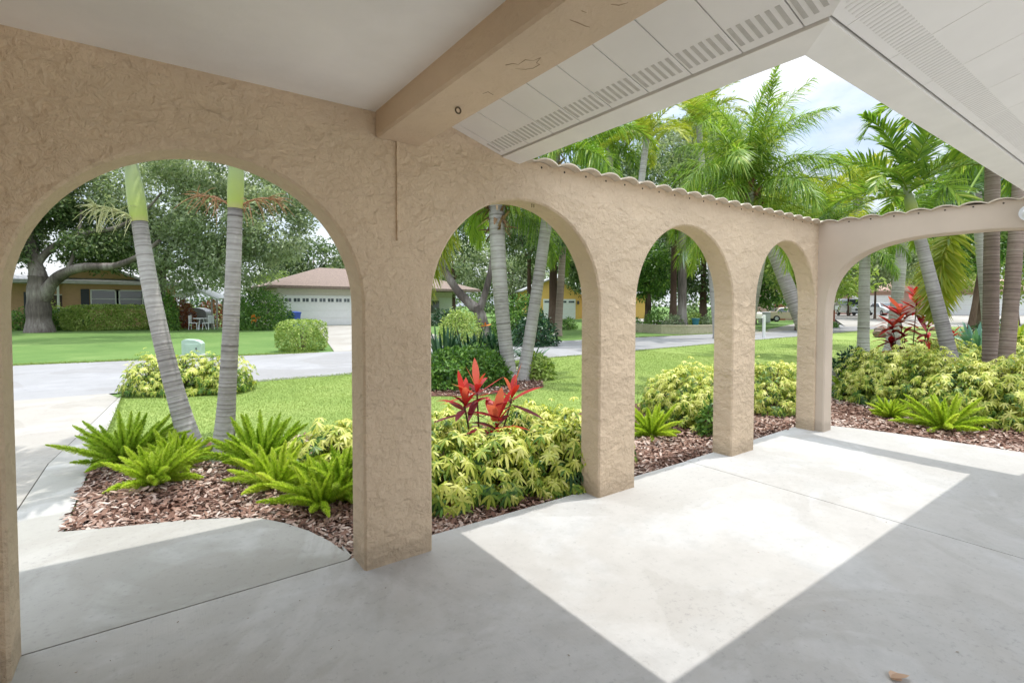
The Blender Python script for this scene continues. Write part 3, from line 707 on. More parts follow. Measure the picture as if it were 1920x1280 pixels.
opens = [arc(X0+i*PER, X0+i*PER+OP, SPR, RAD) for i in range(3)]+[arc(X0+3*PER, 6.455, SPR, RAD)]
def top1(u): return 2.62 if u < 1.9 else (2.47 if u < 2.05 else wave(u))
wall = arch_wall(-.8, XC, opens, top1, lambda u, w_, z: (u, D+w_*T, z))
aw = wall.build('arcade_wall', [M['stucco'], M['smooth']])
tag(aw, 'rough tan stucco wall pierced by four equal round arches', 'wall')
def coping(u0, u1, w0, w1, P):
    mb = MB(); k = int((u1-u0)/.0133); th = .011; vs = []
    for i in range(k+1):
        u = u0+(u1-u0)*i/k; z = wave(u)+.002
        c_ = abs(math.sin(math.pi*u/WP)); wf = w0+.07*(1-c_)**1.2; vs += [P(u, wf, z), P(u, w1, z), P(u, w1, z+th), P(u, wf, z+th)]
    f = []
    for i in range(k):
        a, b = i*4, i*4+4; f += [(a, b, b+1, a+1), (a+3, a+2, b+2, b+3), (a, a+3, b+3, b), (a+1, b+1, b+2, a+2)]
    f += [(0, 1, 2, 3), (k*4+3, k*4+2, k*4+1, k*4)]
    mb.add(vs, f, 0, False); return mb
def plugs(P, u0, u1):
    mb = MB(); u = math.ceil(u0/WP)*WP+WP/2
    while u < u1-.05:
        c = P(u, 0, HT-.045); q = P(u, 1, HT-.045); mb.cyl(c, q, .008, n=8); u += WP
    return mb
coping(2.06, XC+.02, -.34, 1.2, lambda u, w_, z: (u, D+w_*T, z)).build('tile_coping', M['tile'], aw)
plugs(lambda u, w_, z: (u, D-.0015+w_*.01, z), 2.1, XC-.05).build('mortar_plugs', M['dark'], aw)
mb = MB(); mb.box((1.162, D-.014, 1.87), (1.178, D+.002, 2.44), 0, .003); mb.build('conduit', M['stucco'], aw)
mb = MB()
for dx in (0, .018): mb.cyl((2.19+dx, 2.80, HR-.03), (2.19+dx, 2.80, HR+.001), .003, .003, 6)
mb.build('screw_stubs', M['metal'], aw)
wide = [arc(.23, 2.655, 1.30, .925, e=2.8, n=48)]
def P2b(u, w_, z): return (XC+w_*T, D+T-u, z)
# wall 2 runs from the corner towards the house: u measured from the corner
wo2 = [[(D+T-y, z) for y, z in reversed(wide[0])]]
w2 = arch_wall(0, D+T+.25, wo2, lambda u: wave(u) if u < 2.3 else 2.47, P2b)
ww = w2.build('side_arch_wall', [M['smooth2'], M['stucco']])
tag(ww, 'smooth grey tan wall with one wide flat arch at far end', 'wall')
coping(.0, 2.2, -.16, 1.2, P2b).build('tile_coping', M['tile'], ww)
plugs(lambda u, w_, z: (XC-.0015+w_*.01, D+T-u, z), .3, 2.1).build('mortar_plugs', M['dark'], ww)
mb = MB(); mb.cyl((XC-.05, .97, 2.34), (XC+.0, .97, 2.34), .075, n=20); mb.cyl((XC-.052, .97, 2.34), (XC-.1, .97, 2.34), .055, .03, 16); mb.build('flood_lamp', M['white'], ww)
# house wall on the left
mb = MB(); mb.box((-.8, -1.5, -.02), (-.497, D-.002, 2.6), 0)
hw = mb.build('house_wall', M['stucco']); tag(hw, 'tan stucco house wall at the edge of the first arch', 'wall')

# ------------------------------------------------------------------ porch roof
root = empty('porch_roof', (0, 0, 0)); tag(root, 'white porch roof with tan beam and vented soffit around courtyard opening', 'roof')
mb = MB(); mb.box((-.8, -1.5, 2.576), (1.06, D+.03, 2.60)); mb.build('ceiling', M['ceil'], root)
mb = MB(); mb.box((1.043, -1.45, 2.434), (1.317, D+.004, 2.72), 0, .012); bm_ = mb.build('beam', M['beam'], root)
M['chipmark'] = plain('chipped stucco edge', (.30, .21, .13), .9)
def ring(cx, cy, cz, r, t, n=16):
    a = np.linspace(0, 2*np.pi, n+1); return tube(np.stack([cx+r*np.cos(a), cy+0*a, cz+r*np.sin(a)], -1), t, 6, .3)
link('hook_ring', qmesh('hook_ring', *merge([ring(1.20, 2.10, 2.418, .014, .004), tube([(1.20, 2.1, 2.432), (1.20, 2.1, 2.45)], .004, 6)])), M['metal'], bm_)
def on_beam(px, py):
    d = ray(px, py); return np.array([0, 0, CAMZ])+d*((2.4345-CAMZ)/d[2])
gouges = []
for pl in ([(948, 122), (962, 119), (972, 121), (985, 112), (1000, 114), (1014, 108)], [(1014, 108), (1006, 118), (1012, 121), (1000, 128), (985, 130), (966, 129)], [(1068, 37), (1082, 42), (1098, 49), (1106, 51)], [(1145, 8), (1160, 10), (1178, 5)], [(1090, 20), (1100, 24)], [(905, 176), (915, 172), (925, 178)]):
    gouges.append(tube([on_beam(*q) for q in pl], rng.uniform(.0008, .0026, len(pl)), 5, .2))
link('paint_chips', qmesh('paint_chips', *merge(gouges)), M['chipmark'], bm_)
SL = .297; XS, YS, ZS = 1.893, .776, 2.483
def zsof(x, y): return ZS+SL*max(XS-x, YS-y)
def sof_quad(mb, pts, th, mi=0):
    n = len(pts); v = [(x, y, z) for x, y, z in pts]+[(x, y, z+th) for x, y, z in pts]
    mb.add(v, [tuple(reversed(range(n))), tuple(range(n, 2*n))]+[(i, (i+1) % n, n+(i+1) % n, n+i) for i in range(n)], mi)
# left soffit: panels run up the slope, split by thin grooves; panels end on the mitre with the right soffit
mb = MB(); vt = MB(); PWD = .2268; g_ = .003
def lz(x): return ZS+SL*(XS-x)
xin = 1.30
y = .864-4*PWD
while y < D+.05:
    ya, yb = y+g_, min(y+PWD-g_, D-.001)
    xa_max = lambda yy: max(xin, xin)           # inner edge on the beam
    # outer limit: fascia line, or the mitre x = XS-(YS-y) when y < YS
    oa, ob = min(XS, XS-(YS-ya)), min(XS, XS-(YS-yb))
    if ob > xin+.02:
        pts = []
        if oa > xin: pts = [(xin, ya), (oa, ya)]
        else: pts = [(xin, ya+(xin-oa))]
        if ya < YS < yb: pts.append((XS, YS))
        pts += [(ob, yb), (xin, yb)]
        sof_quad(mb, [(a, b, lz(a)) for a, b in pts], .012)
        k = 6
        for i in range(k):
            vy = ya+.026+(PWD-.05)*i/(k-1)-.0; va, vb = vy-.0085, vy+.0085
            if vb > D-.015: continue
            xe = min(XS, XS-(YS-va))-.035
            if xe-.105 > xin: sof_quad(vt, [(xe-.10, va, lz(xe-.10)-.0015), (xe, va, lz(xe)-.0015), (xe, vb, lz(xe)-.0015), (xe-.10, vb, lz(xe-.10)-.0015)], .003)
    y += PWD
sL = mb.build('soffit', M['soffit'], root); vt.build('soffit_vent', M['vent'], sL)
def rz_(y): return ZS+SL*(YS-y)
mb = MB(); vt = MB(); x = 1.30; PR = .405
xs = [1.2+i*PR for i in range(16)]
for xa, xb in zip(xs, xs[1:]):
    a, b = xa+.0015, min(xb-.0015, 6.47)
    # mitre: y = YS-(XS-x) for x < XS ; region y < that
    ta, tb = min(YS, YS-(XS-a)), min(YS, YS-(XS-b))
    pts = [(a, -1.45), (b, -1.45), (b, tb)]
    if a < XS < b: pts.append((XS, YS))
    pts.append((a, ta)); sof_quad(mb, [(p, q, rz_(q)) for p, q in pts], .012)
    for i in range(14):
        vx = a+.02+(PR-.04)*i/13
        ye = min(YS, YS-(XS-vx))-.035
        if vx < 6.4: sof_quad(vt, [(vx-.005, ye-.10, rz_(ye-.10)-.0012), (vx+.005, ye-.10, rz_(ye-.10)-.0012), (vx+.005, ye, rz_(ye)-.0012), (vx-.005, ye, rz_(ye)-.0012)], .003)
M['soffit_r'] = M['soffit']
M['vent_light'] = plain('fine soffit vent', (.70, .68, .66), .6, var=.05)
sR = mb.build('soffit', M['soffit'], root); vt.build('soffit_vent', M['vent_light'], sR)
# dark shadow gap behind the fascia and the fascia boards (mitred at the inner corner)
XF, YF, ZF = 2.043, .928, 2.452
mb = MB()
def fasc(xi, yi, xo, yo, zi, zo, zt):
    # left board along Y and right board along X share the mitre
    L = [(xi, yi, zi), (xo, yo, zo), (xo, 3.66, zo), (xi, 3.66, zi)]
    mb.add(L+[(xi+.0, yi, zt), (xo+.03, yo+.03, zt), (xo+.03, 3.66, zt), (xi, 3.66, zt)], [(0, 3, 2, 1), (1, 2, 6, 5), (0, 4, 7, 3), (3, 7, 6, 2)], 0)
    Rr = [(xi, yi, zi), (6.46, yi, zi), (6.46, yo, zo), (xo, yo, zo)]
    mb.add(Rr+[(xi, yi, zt), (6.46, yi, zt), (6.46, yo+.03, zt), (xo+.03, yo+.03, zt)], [(0, 3, 2, 1), (3, 7, 6, 2), (0, 1, 5, 4), (1, 2, 6, 5)], 0)
fasc(XS+.012, YS+.012, XF, YF, 2.474, ZF, 2.62)
mb.build('fascia', M['fascia'], root)
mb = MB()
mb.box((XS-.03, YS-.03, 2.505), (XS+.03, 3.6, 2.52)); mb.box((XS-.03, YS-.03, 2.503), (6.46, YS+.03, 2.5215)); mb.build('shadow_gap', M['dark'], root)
# shingle roof: two slopes meeting in the valley
XL, YL = 2.20, 1.03; ZL1, ZL2 = 2.655, 2.68
mb = MB(); th = .018
def rA(x): return ZL1+SL*(XL-x)
def rB(y): return ZL2+SL*(YL-y)
def slab(pts):
    n = len(pts); v = [(x, y, z-th) for x, y, z in pts]+[(x, y, z) for x, y, z in pts]
    mb.add(v, [tuple(reversed(range(n))), tuple(range(n, 2*n))]+[(i, (i+1) % n, n+(i+1) % n, n+i) for i in range(n)], 0)
k = 2.7
slab([(XL, YL, rA(XL)), (XL, 3.66, rA(XL)), (XL-k, 3.66, rA(XL-k)), (XL-k, YL-k, rA(XL-k))])
slab([(XL-k, 3.66, rA(XL-k)), (-2.2, 3.66, rA(XL-k)), (-2.2, YL-k, rA(XL-k)), (XL-k, YL-k, rA(XL-k))])
slab([(XL, YL, rB(YL)), (XL-k, YL-k, rB(YL-k)), (6.7, YL-k, rB(YL-k)), (6.7, YL, rB(YL))])
mb.build('shingles', M['shingle'], root)
# gable-end soffit board over the outside of the first arch
mb = MB(); mb.box((-2.2, D+T+.01, 2.52), (2.0, 3.62, 2.545)); mb.box((-2.2, 3.6, 2.46), (2.1, 3.64, 2.62)); mb.build('outer_eave', M['fascia'], root)
# tiny fallen leaves on the slab
def dry_leaf(label, px, py, s):
    p = gp(px, py, 0.); o = empty('dry_leaf', (p[0], p[1], .004), rng.uniform(0, 6)); tag(o, label, 'leaf')
    V = strips(np.array([[0, 0, .01], [0, 0, .006]]), np.array([[1, .1, .25], [.9, .5, .05]]), np.array([[0, .3, 1], [.3, -.2, 1.]]), s, s*.55, .25, (.2, .9, 1, .5, .05), (0, .25, .55, .8, 1.), [.6, .9])
    link('blade', qmesh('blade', *V), M['dryleaf'], o); return o
M['dryleaf_dark'] = leafmat('brown leaf crumbs', [(0, (.06, .04, .03)), (1, (.28, .2, .13))], .8, .1)
M['dryleaf'] = leafmat('dry tan leaf', [(0, (.35, .20, .12)), (1, (.62, .44, .33))], .7, .2)
n = 70
lx = rng.uniform(-.4, 6.3, n); ly = np.where(rng.random(n) < .6, 2.9-rng.exponential(.25, n), rng.uniform(-.2, 2.8, n)); la = rng.uniform(0, 6.3, n)
tag(link('leaf_litter', qmesh('leaf_litter', *strips(np.stack([lx, ly, np.full(n, .003)], -1), np.stack([np.cos(la), np.sin(la), rng.uniform(0, .12, n)], -1), np.array([0, 0, 1.])+.2*rdir(n), rng.uniform(.004, .018, n), rng.uniform(.002, .007, n), 0., (.5, 1., .2), (0, .5, 1.))), M['dryleaf_dark']), kind='stuff')
dry_leaf('curled pale brown dead leaf lying on the porch floor', 1672, 1276, .085)
# ------------------------------------------------------------------ palms
CROWNS['adonidia'] = frond_set('frond', 1.75, SPEC, n=40, ll=.46, lw=.042, hang=.28, dih=35, r0=.02)
CROWNS['queen'] = frond_set('frond', 2.3, [(86, 30), (78, 5), (64, -25), (45, -55), (18, -70), (-15, -85)], n=110, ll=.46, lw=.017, plum=1, hang=.5, r0=.02, tone0=.55, sp=(65, 30))
CROWNS['foxtail'] = frond_set('frond', 2.1, [(70, 0), (50, -30), (25, -60), (0, -80), (-25, -88)], n=64, ll=.36, lw=.034, plum=2, hang=.30, r0=.022, tone0=.5)
CROWNS['hanging'] = frond_set('frond', 2.2, [(72, 0), (62, -30), (50, -62), (35, -80), (5, -87)], n=64, ll=.42, lw=.022, plum=2, hang=.45, r0=.022, tone0=.5)
CROWNS['yellow'] = frond_set('frond', 1.9, [(80, 10), (65, -15), (48, -45), (25, -70)], n=52, ll=.44, lw=.036, hang=.30, r0=.018, tone0=.5)
CROWNS['blue'] = frond_set('frond', 1.9, [(75, 10), (50, -30), (25, -60), (0, -80)], n=52, ll=.44, lw=.03, hang=.35, r0=.018, tone0=.5)
P3 = lambda px, d, z=-.05: dp(px, d, z)
g = 'slender palms planted in the garden'
palm('palm with leaning ringed trunk and green crownshaft, left of the pair in the first arch', P3(366, 5.12), P3(262, 5.12, hz(418, 5.12)), .090, .070, 'adonidia', 9, .95, (-.10, 0, 0.05), (.98, .074), 'ptrunk', .05, .05, g, flowers=[(200, .42, -.02, 'flower'), (160, .36, .0, 'flower')], spec_w=[0, 1, 0, 1, 2])
palm('palm with upright ringed trunk and green crownshaft, right of the pair in the first arch', P3(417, 5.0), P3(441, 5.0, hz(392, 5.0)), .086, .067, 'adonidia', 9, .95, (.03, 0, 0), (.86, .070), 'ptrunk', .05, .05, g, spec_w=[0, 1, 0, 1, 2], flowers=[(150, .42, -.01, 'flower_pink'), (-20, .42, -.01, 'flower_pink')])
g2 = 'thick palms on the lawn'
HB = lambda a: 205 < a < 268
PALM_B = palm('thick grey palm trunk with shaggy hanging fronds, upright one of the V on the lawn', P3(958, 10.4), P3(931, 10.4, hz(385, 10.4)), .13, .165, 'hanging', 15, .95, (-.13, 0, -.3), None, 'ptrunk', .085, .05, g2, boots=50, frondmat='frond', hide=HB)
palm('thick grey palm trunk leaning to the right, other half of the V on the lawn', P3(980, 10.5), P3(1042, 10.5, hz(280, 10.5)), .125, .115, 'hanging', 15, 1.0, (.06, .05, -.3), None, 'ptrunk', .085, .05, g2, boots=30, frondmat='frond')
hf0 = frond_mesh('frond', 1.9, -50, -89, n=80, ll=.44, lw=.03, plum=2, hang=.35, r0=.02, tone0=.5, sp=(70, 40)); hf0.materials.append(M['frond_yellow'])
pB, tB = PALM_B; b0 = np.array(pB.location)
for px_, d_, y_, az_ in ((868, 10.2, 408, 150), (905, 10.9, 400, 60), (975, 10.9, 402, 330)):
    q = P3(px_, d_, hz(y_, d_))-b0
    put('frond', hf0 if az_ == 150 else CROWNS['hanging'][3], pB, tuple(q), (0, 0, R(az_)), 1.)
    link('leaf_stalk', qmesh('leaf_stalk', *tube(bez(tB-b0, (tB-b0+q)/2+np.array([0, 0, .2]), q, 8), np.linspace(.026, .02, 8), 6, .6)), M['flower_pink'], pB)
r, tp = palm('feathery palm with brown leaf boots, trunk curving up from behind the corner pier', P3(1562, 8.7), P3(1404, 9.5, hz(352, 9.5)), .15, .10, 'queen', 46, .90, (.05, 0, -.15), None, 'ptrunk', .05, .16, g2, boots=70)
palm('leaning ringed palm rising out of the variegated shrubs behind the wide arch', P3(1800, 8.6), P3(1712, 8.9, hz(398, 8.9)), .125, .088, 'adonidia', 14, 1.0, (.10, -.05, -.25), (.50, .085), 'ptrunk', .05, .04, g)
palm('straight stout brown ringed palm in shrubs, left of the two at the wide arch', P3(1856, 8.4), P3(1862, 8.4, 4.6), .108, .098, 'adonidia', 11, 1.15, (0, 0, 0), (.6, .1), 'ptrunk_brown', .055, .02, g)
palm('stout brown ringed palm trunk leaning right, nearest the wide arch edge', P3(1880, 7.9), P3(1922, 7.9, 4.4), .102, .092, 'adonidia', 10, 1.1, (.02, 0, 0), (.6, .1), 'ptrunk_brown', .055, .02, g)
palm('pale straight palm on the lawn with drooping olive fronds, seen through the wide arch', P3(1618, 15), P3(1622, 15, hz(462, 15)), .16, .14, 'hanging', 12, .72, (0, 0, 0), None, 'ptrunk', .08, .05, g2, frondmat='frond')
palm('pale palm behind the red ti plant with a slightly leaning trunk', P3(1672, 17), P3(1694, 17, hz(440, 17)), .20, .16, 'foxtail', 11, .9, (0, 0, 0), (.8, .15), 'ptrunk', .08, .08, g2)
palm('bushy yellow green palm showing above the coping behind the third pier', P3(1398, 17), P3(1440, 16, hz(415, 16)), .14, .12, 'yellow', 16, .95, frondmat='frond_yellow', group='yellow green palms')
palm('bushy yellow green palm showing above the corner of the two walls', P3(1522, 15), P3(1545, 15, hz(405, 15)), .13, .11, 'yellow', 16, .9, frondmat='frond_yellow', group='yellow green palms')
palm('bluish fine leaved palm low over the corner of the coping', P3(1535, 12), P3(1545, 12, hz(430, 12)), .10, .09, 'blue', 14, .62, frondmat='frond_dark')
palm('broad palm beyond the side wall with many arching green fronds', P3(1528, 19), P3(1612, 19, hz(372, 19)), .15, .13, 'yellow', 18, 1.25, frondmat='frond')
palm('dark palm behind the leaning ringed palm above the side wall', P3(1860, 14), P3(1830, 14, hz(360, 14)), .14, .12, 'blue', 16, 1.0, frondmat='frond_dark')
palm('tall dark palm with drooping fronds showing under the left fascia', P3(1150, 21), P3(1142, 21, hz(268, 21)), .17, .14, 'foxtail', 18, 1.15, frondmat='frond_dark', boots=20)
palm('palm with golden dry fronds beside the dark palm above the coping', P3(1165, 19), P3(1212, 19, hz(262, 19)), .15, .12, 'yellow', 12, 1.25, frondmat='frond_yellow')
palm('tall light green palm behind the feathery palm', P3(1345, 24), P3(1310, 24, hz(235, 24)), .17, .13, 'yellow', 16, 1.5, frondmat='frond')
palm('drooping palm right of the V of trunks seen through the second arch', P3(1046, 26), P3(1056, 26, hz(455, 26)), .2, .17, 'hanging', 12, 1.2, mat='ptrunk_brown', frondmat='frond_dark')
# one long frond hanging from the leaning palm on the right
hf = frond_mesh('frond', 2.0, -62, -89, n=84, ll=.52, lw=.042, plum=2, hang=.25, r0=.02, tone0=.55, sp=(70, 40)); hf.materials.append(M['frond_yellow'])
fx = P3(1778, 8.9, hz(396, 8.9)); 
r, tp = palm('foxtail palm with a long bright frond hanging down in the wide arch', P3(1857, 11), P3(1862, 11, hz(330, 11)), .14, .11, 'foxtail', 9, .9, (0, 0, 0), (.5, .1), 'ptrunk_brown', .055, .02, g)
base_r = np.array(r.location); q = P3(1792, 9.6, hz(408, 9.6))-base_r
put('frond', hf, r, tuple(q), (0, 0, R(165)), 1.0)
stalk = tube(bez(tp-base_r, (tp-base_r+q)/2+np.array([0, 0, .22]), q, 8), np.linspace(.026, .02, 8), 6, .6)
link('leaf_stalk', qmesh('leaf_stalk', *stalk), M['frond'], r)

# ------------------------------------------------------------------ shrubs and bedding
gs = 'variegated yellow and green shrubs'
def sp(label, px, d, rx, ry, h, dens=1., ls=.085):
    p = P3(px, d); dens *= 2.1; ls *= .68*rng.uniform(.92, 1.08); h *= 1.16 if px > 1600 else 1.04; return schefflera(label, p[0], p[1], rx, ry, h, gs, dens=dens, ls=ls)
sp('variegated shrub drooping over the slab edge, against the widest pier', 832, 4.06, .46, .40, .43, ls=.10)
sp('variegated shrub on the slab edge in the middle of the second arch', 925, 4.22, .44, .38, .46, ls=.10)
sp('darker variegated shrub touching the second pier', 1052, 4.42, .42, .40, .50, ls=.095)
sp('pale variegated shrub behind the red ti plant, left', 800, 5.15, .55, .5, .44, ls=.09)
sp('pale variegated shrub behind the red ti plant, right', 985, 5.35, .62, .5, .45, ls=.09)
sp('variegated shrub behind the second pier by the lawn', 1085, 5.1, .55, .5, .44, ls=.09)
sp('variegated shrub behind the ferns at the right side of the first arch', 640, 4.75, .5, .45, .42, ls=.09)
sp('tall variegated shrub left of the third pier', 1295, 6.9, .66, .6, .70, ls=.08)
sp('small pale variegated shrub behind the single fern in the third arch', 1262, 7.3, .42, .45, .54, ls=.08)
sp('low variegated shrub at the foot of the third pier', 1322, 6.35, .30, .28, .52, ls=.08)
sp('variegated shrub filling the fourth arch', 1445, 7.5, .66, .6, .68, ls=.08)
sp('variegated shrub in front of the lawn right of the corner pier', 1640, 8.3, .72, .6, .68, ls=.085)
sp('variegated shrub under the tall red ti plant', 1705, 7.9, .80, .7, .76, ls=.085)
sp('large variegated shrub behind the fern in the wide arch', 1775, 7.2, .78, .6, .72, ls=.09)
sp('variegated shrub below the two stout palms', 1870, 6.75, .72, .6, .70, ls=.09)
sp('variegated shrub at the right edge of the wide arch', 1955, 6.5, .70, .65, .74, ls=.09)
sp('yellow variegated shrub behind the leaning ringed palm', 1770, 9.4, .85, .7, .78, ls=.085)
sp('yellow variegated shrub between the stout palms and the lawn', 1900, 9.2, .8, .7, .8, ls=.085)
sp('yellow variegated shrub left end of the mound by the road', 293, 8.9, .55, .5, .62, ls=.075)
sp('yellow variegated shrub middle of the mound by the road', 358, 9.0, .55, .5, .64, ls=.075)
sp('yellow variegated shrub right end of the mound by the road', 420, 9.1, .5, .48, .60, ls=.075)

FERN['bright'] = fern_mesh(34, .42, 68, 1); FERN['long'] = fern_mesh(36, .60, 64, 2); FERN['open'] = fern_mesh(24, .52, 78, 3)
FERN['deep'] = fern_mesh(32, .46, 66, 4)
for k in FERN: FERN[k].materials.append(M['fern_deep' if k in ('long', 'deep') else 'fern'])
gf = 'foxtail ferns along the beds'
def fe(label, px, d, key, sc=1., rz=0.): p = P3(px, d); return fern(label, p[0], p[1], key, sc, rz, gf)
fe('bright lime fern in front of the two slim palms', 292, 4.32, 'bright', .92, .3)
fe('darker long plumed fern beside the driveway strip', 238, 4.85, 'long', .95, 1.)
fe('fern between the bright lime fern and the leaning palm', 330, 4.75, 'bright', .92, 2.)
fe('long plumed fern right of the slim palms', 490, 4.75, 'long', 1.0, 2.4)
fe('fern in front of the long plumed fern, over the mulch', 520, 4.25, 'open', .9, .6)
fe('fern beside the widest pier with plumes over the walkway', 600, 3.88, 'open', .85, 4.)
fe('green fern tucked against the widest pier', 640, 4.1, 'deep', 1.0, 5.)
fe('lone bright fern in the third arch', 1222, 5.95, 'open', .85, 1.2)
fe('wide spreading fern on the mulch in the wide arch', 1770, 6.3, 'open', 1.02, .2)
fe('small fern left of the wide spreading fern', 1668, 6.95, 'bright', .72, 1.)
fe('yellow green fern behind the corner pier', 1598, 8.5, 'long', .85, 1.)
fe('small upright fern at the lawn edge behind the corner pier', 1567, 9.1, 'long', .7, 2.)
fe('fern peeping over the variegated shrub in the fourth arch', 1482, 8.6, 'long', .72, 2.)
gt = 'red ti plants'
p = P3(905, 4.75)
ti_plant('large red ti plant with four leafy heads in the second arch', p[0], p[1], [(-.16, .06, .60, .34, 13, 76), (.0, .10, .70, .34, 14, 76), (.30, -.05, .64, .38, 10, 78), (.07, -.12, .42, .42, 15, 80), (.10, -.16, .22, .30, 10, 40), (-.14, -.06, .26, .28, 8, 45)], gt)
p = P3(1702, 10.2)
ti_plant('tall red ti plant with many tiers standing in the right hand shrubs', p[0], p[1], [(.05, -.1, 1.70, .48, 30, 60), (-.18, .1, 1.46, .48, 28, 54), (-.28, .2, 1.16, .46, 26, 46), (.16, -.28, 1.22, .42, 22, 46), (-.12, .05, .98, .44, 24, 40), (.24, -.24, .90, .40, 20, 35), (-.30, .2, .82, .44, 22, 35)], gt, span=.38)
p = P3(1786, 9.9)
ti_plant('small red ti plant right of the leaning ringed palm', p[0], p[1], [(0, 0, .98, .26, 13, 60), (.08, .1, .80, .24, 10, 50)], gt)
p = P3(1740, 9.2)
ti_plant('lowest orange ti plant left of the leaning ringed palm', p[0], p[1], [(0, 0, .70, .22, 12, 60)], gt)
gg = 'green bushes'
def lf(label, px, d, rx, ry, h, mat, n, ls, name='garden_shrub', cat='bush', **k):
    p = P3(px, d); return leafy(label, name, cat, p[0], p[1], rx, ry, h, mat, n, ls, **k)
lf('dark green shrub at the corner of the right hand shrubs', 1605, 9.4, .50, .45, .70, 'bush_dark', 3200, .075)
lf('small dark leafy shoot at the foot of the third pier', 1333, 6.0, .16, .14, .40, 'bush', 420, .07)
lf('low glossy green shrub under the strap leaved plants', 872, 9.9, 1.05, .7, .70, 'bush', 7000, .085)
lf('yellow green clump at the foot of the V of palm trunks', 1008, 10.7, .35, .3, .5, 'bush_lime', 700, .10)
gst = 'dark strap leaved plants'
for px, d, lab in ((835, 12.6, 'dark strap leaved plant nearest the widest pier'), (885, 12.9, 'dark strap leaved plant in the middle of the row with an orange bloom'), (932, 13.2, 'dark strap leaved plant beside the palm trunk')):
    p = P3(px, d); strap_plant(lab, 'strap_plant', p[0], p[1], 90, 1.25, .075, 'strap', gst, (35, 86), .28, flowers=1 if 'bloom' in lab else 0)
p = P3(1000, 13.6); strap_plant('low strap leaved plant between the two trunks of the V', 'strap_plant', p[0], p[1], 40, .8, .06, 'strap', gst, (25, 75), .3)

# ------------------------------------------------------------------ trees
rv = np.array([math.cos(YAW), -math.sin(YAW), 0.]); fv = np.array([math.sin(YAW), math.cos(YAW), 0.])
def L(dx, dz, h): return tuple(rv*dx+fv*dz+np.array([0, 0, h]))
def BL(dx, dz, h, a, b, c): return (*L(dx, dz, h), a, b, c)
# oak at the far left
ob = dp(75, 28.9)
tree('old oak with thick grey trunk and long low limb in front of the orange house', 'oak_tree', ob,
     [(L(0, 0, -.1), L(-.1, 0, 1.6), L(.05, 0, 3.2), .58, .50, 14, 14, .16), (L(.05, 0, 3.0), L(-.4, 0, 4.6), L(-.9, 0, 7.5), .42, .18),
      (L(.25, 0, 1.9), L(1.2, -.2, 3.9), L(4.0, -.3, 3.7), .36, .20, 16, 12), (L(3.9, -.3, 3.7), L(5.4, -.4, 3.6), L(7.2, -.3, 5.2), .22, .10),
      (L(-.2, 0, 3.6), L(.4, .3, 5.4), L(3.6, .4, 5.9), .22, .12), (L(3.4, .4, 5.8), L(5.6, .3, 6.2), L(7.0, .2, 8.0), .13, .05), (L(-.6, 0, 5.5), L(.2, .5, 7.5), L(1.8, .5, 9), .16, .06), (L(1.6, 0, 3.4), L(2.2, .2, 4.8), L(2.3, .3, 7), .12, .05)],
     [BL(-2.2, 0, 6.2, 2.2, 2.6, 2.3), BL(2.2, 2.5, 6.6, 3.2, 1.2, 1.3), BL(1.4, 3, 4.6, 2.4, 1., .8), BL(-1.2, .5, 10.2, 3.4, 3.6, 2.7), BL(.4, .5, 7.3, 1.2, 1.5, .8), BL(3.0, .8, 5.1, 1.9, 1.2, .7), BL(-.9, -.4, 4.6, .9, .9, .9)],
     1900, 30, .36, .19, 'oak', 'bark', tone0=.58, seed=1)
ob2 = dp(296, 33)
tree('broad pale leaved oak spreading over the far lawn behind the two slim palms', 'oak_tree', ob2,
     [(L(0, 0, -.1), L(.1, 0, 2), L(.3, 0, 4), .4, .32, 12, 12, .2), (L(.3, 0, 4), L(1, 0, 6), L(4, 0, 8), .25, .08), (L(.3, 0, 4), L(-.5, 0, 6), L(-2, 0, 9), .25, .08), (L(.3, 0, 3.8), L(3, 0, 5), L(7, -.5, 5.5), .2, .08)],
     [BL(2.4, -1, 4.6, 2.6, 2.2, 2.2), BL(4.6, -1.2, 6.8, 3.2, 2.6, 2.4), BL(8.0, -1.2, 6.6, 2.6, 2.4, 2.6), BL(.3, -.6, 8.5, 3.4, 3, 2.7), BL(5, -.5, 10.4, 4.6, 3.4, 2.4), BL(9.5, -.5, 8.8, 2, 2, 1.6), BL(6.2, -1.6, 4.2, 2.4, 1.6, 1.6), BL(-.8, -.6, 5.2, 1.6, 1.4, 1.4), BL(-3, -8, 12, 4.0, 3.5, 1.5), BL(6.5, -9.5, 11.5, 3.5, 3, 1.4), BL(-6, -5, 12, 3, 3, 1.5)],
     3300, 30, .38, .19, 'oak_pale', 'bark', tone0=.66, seed=2)
gtree = 'background trees'
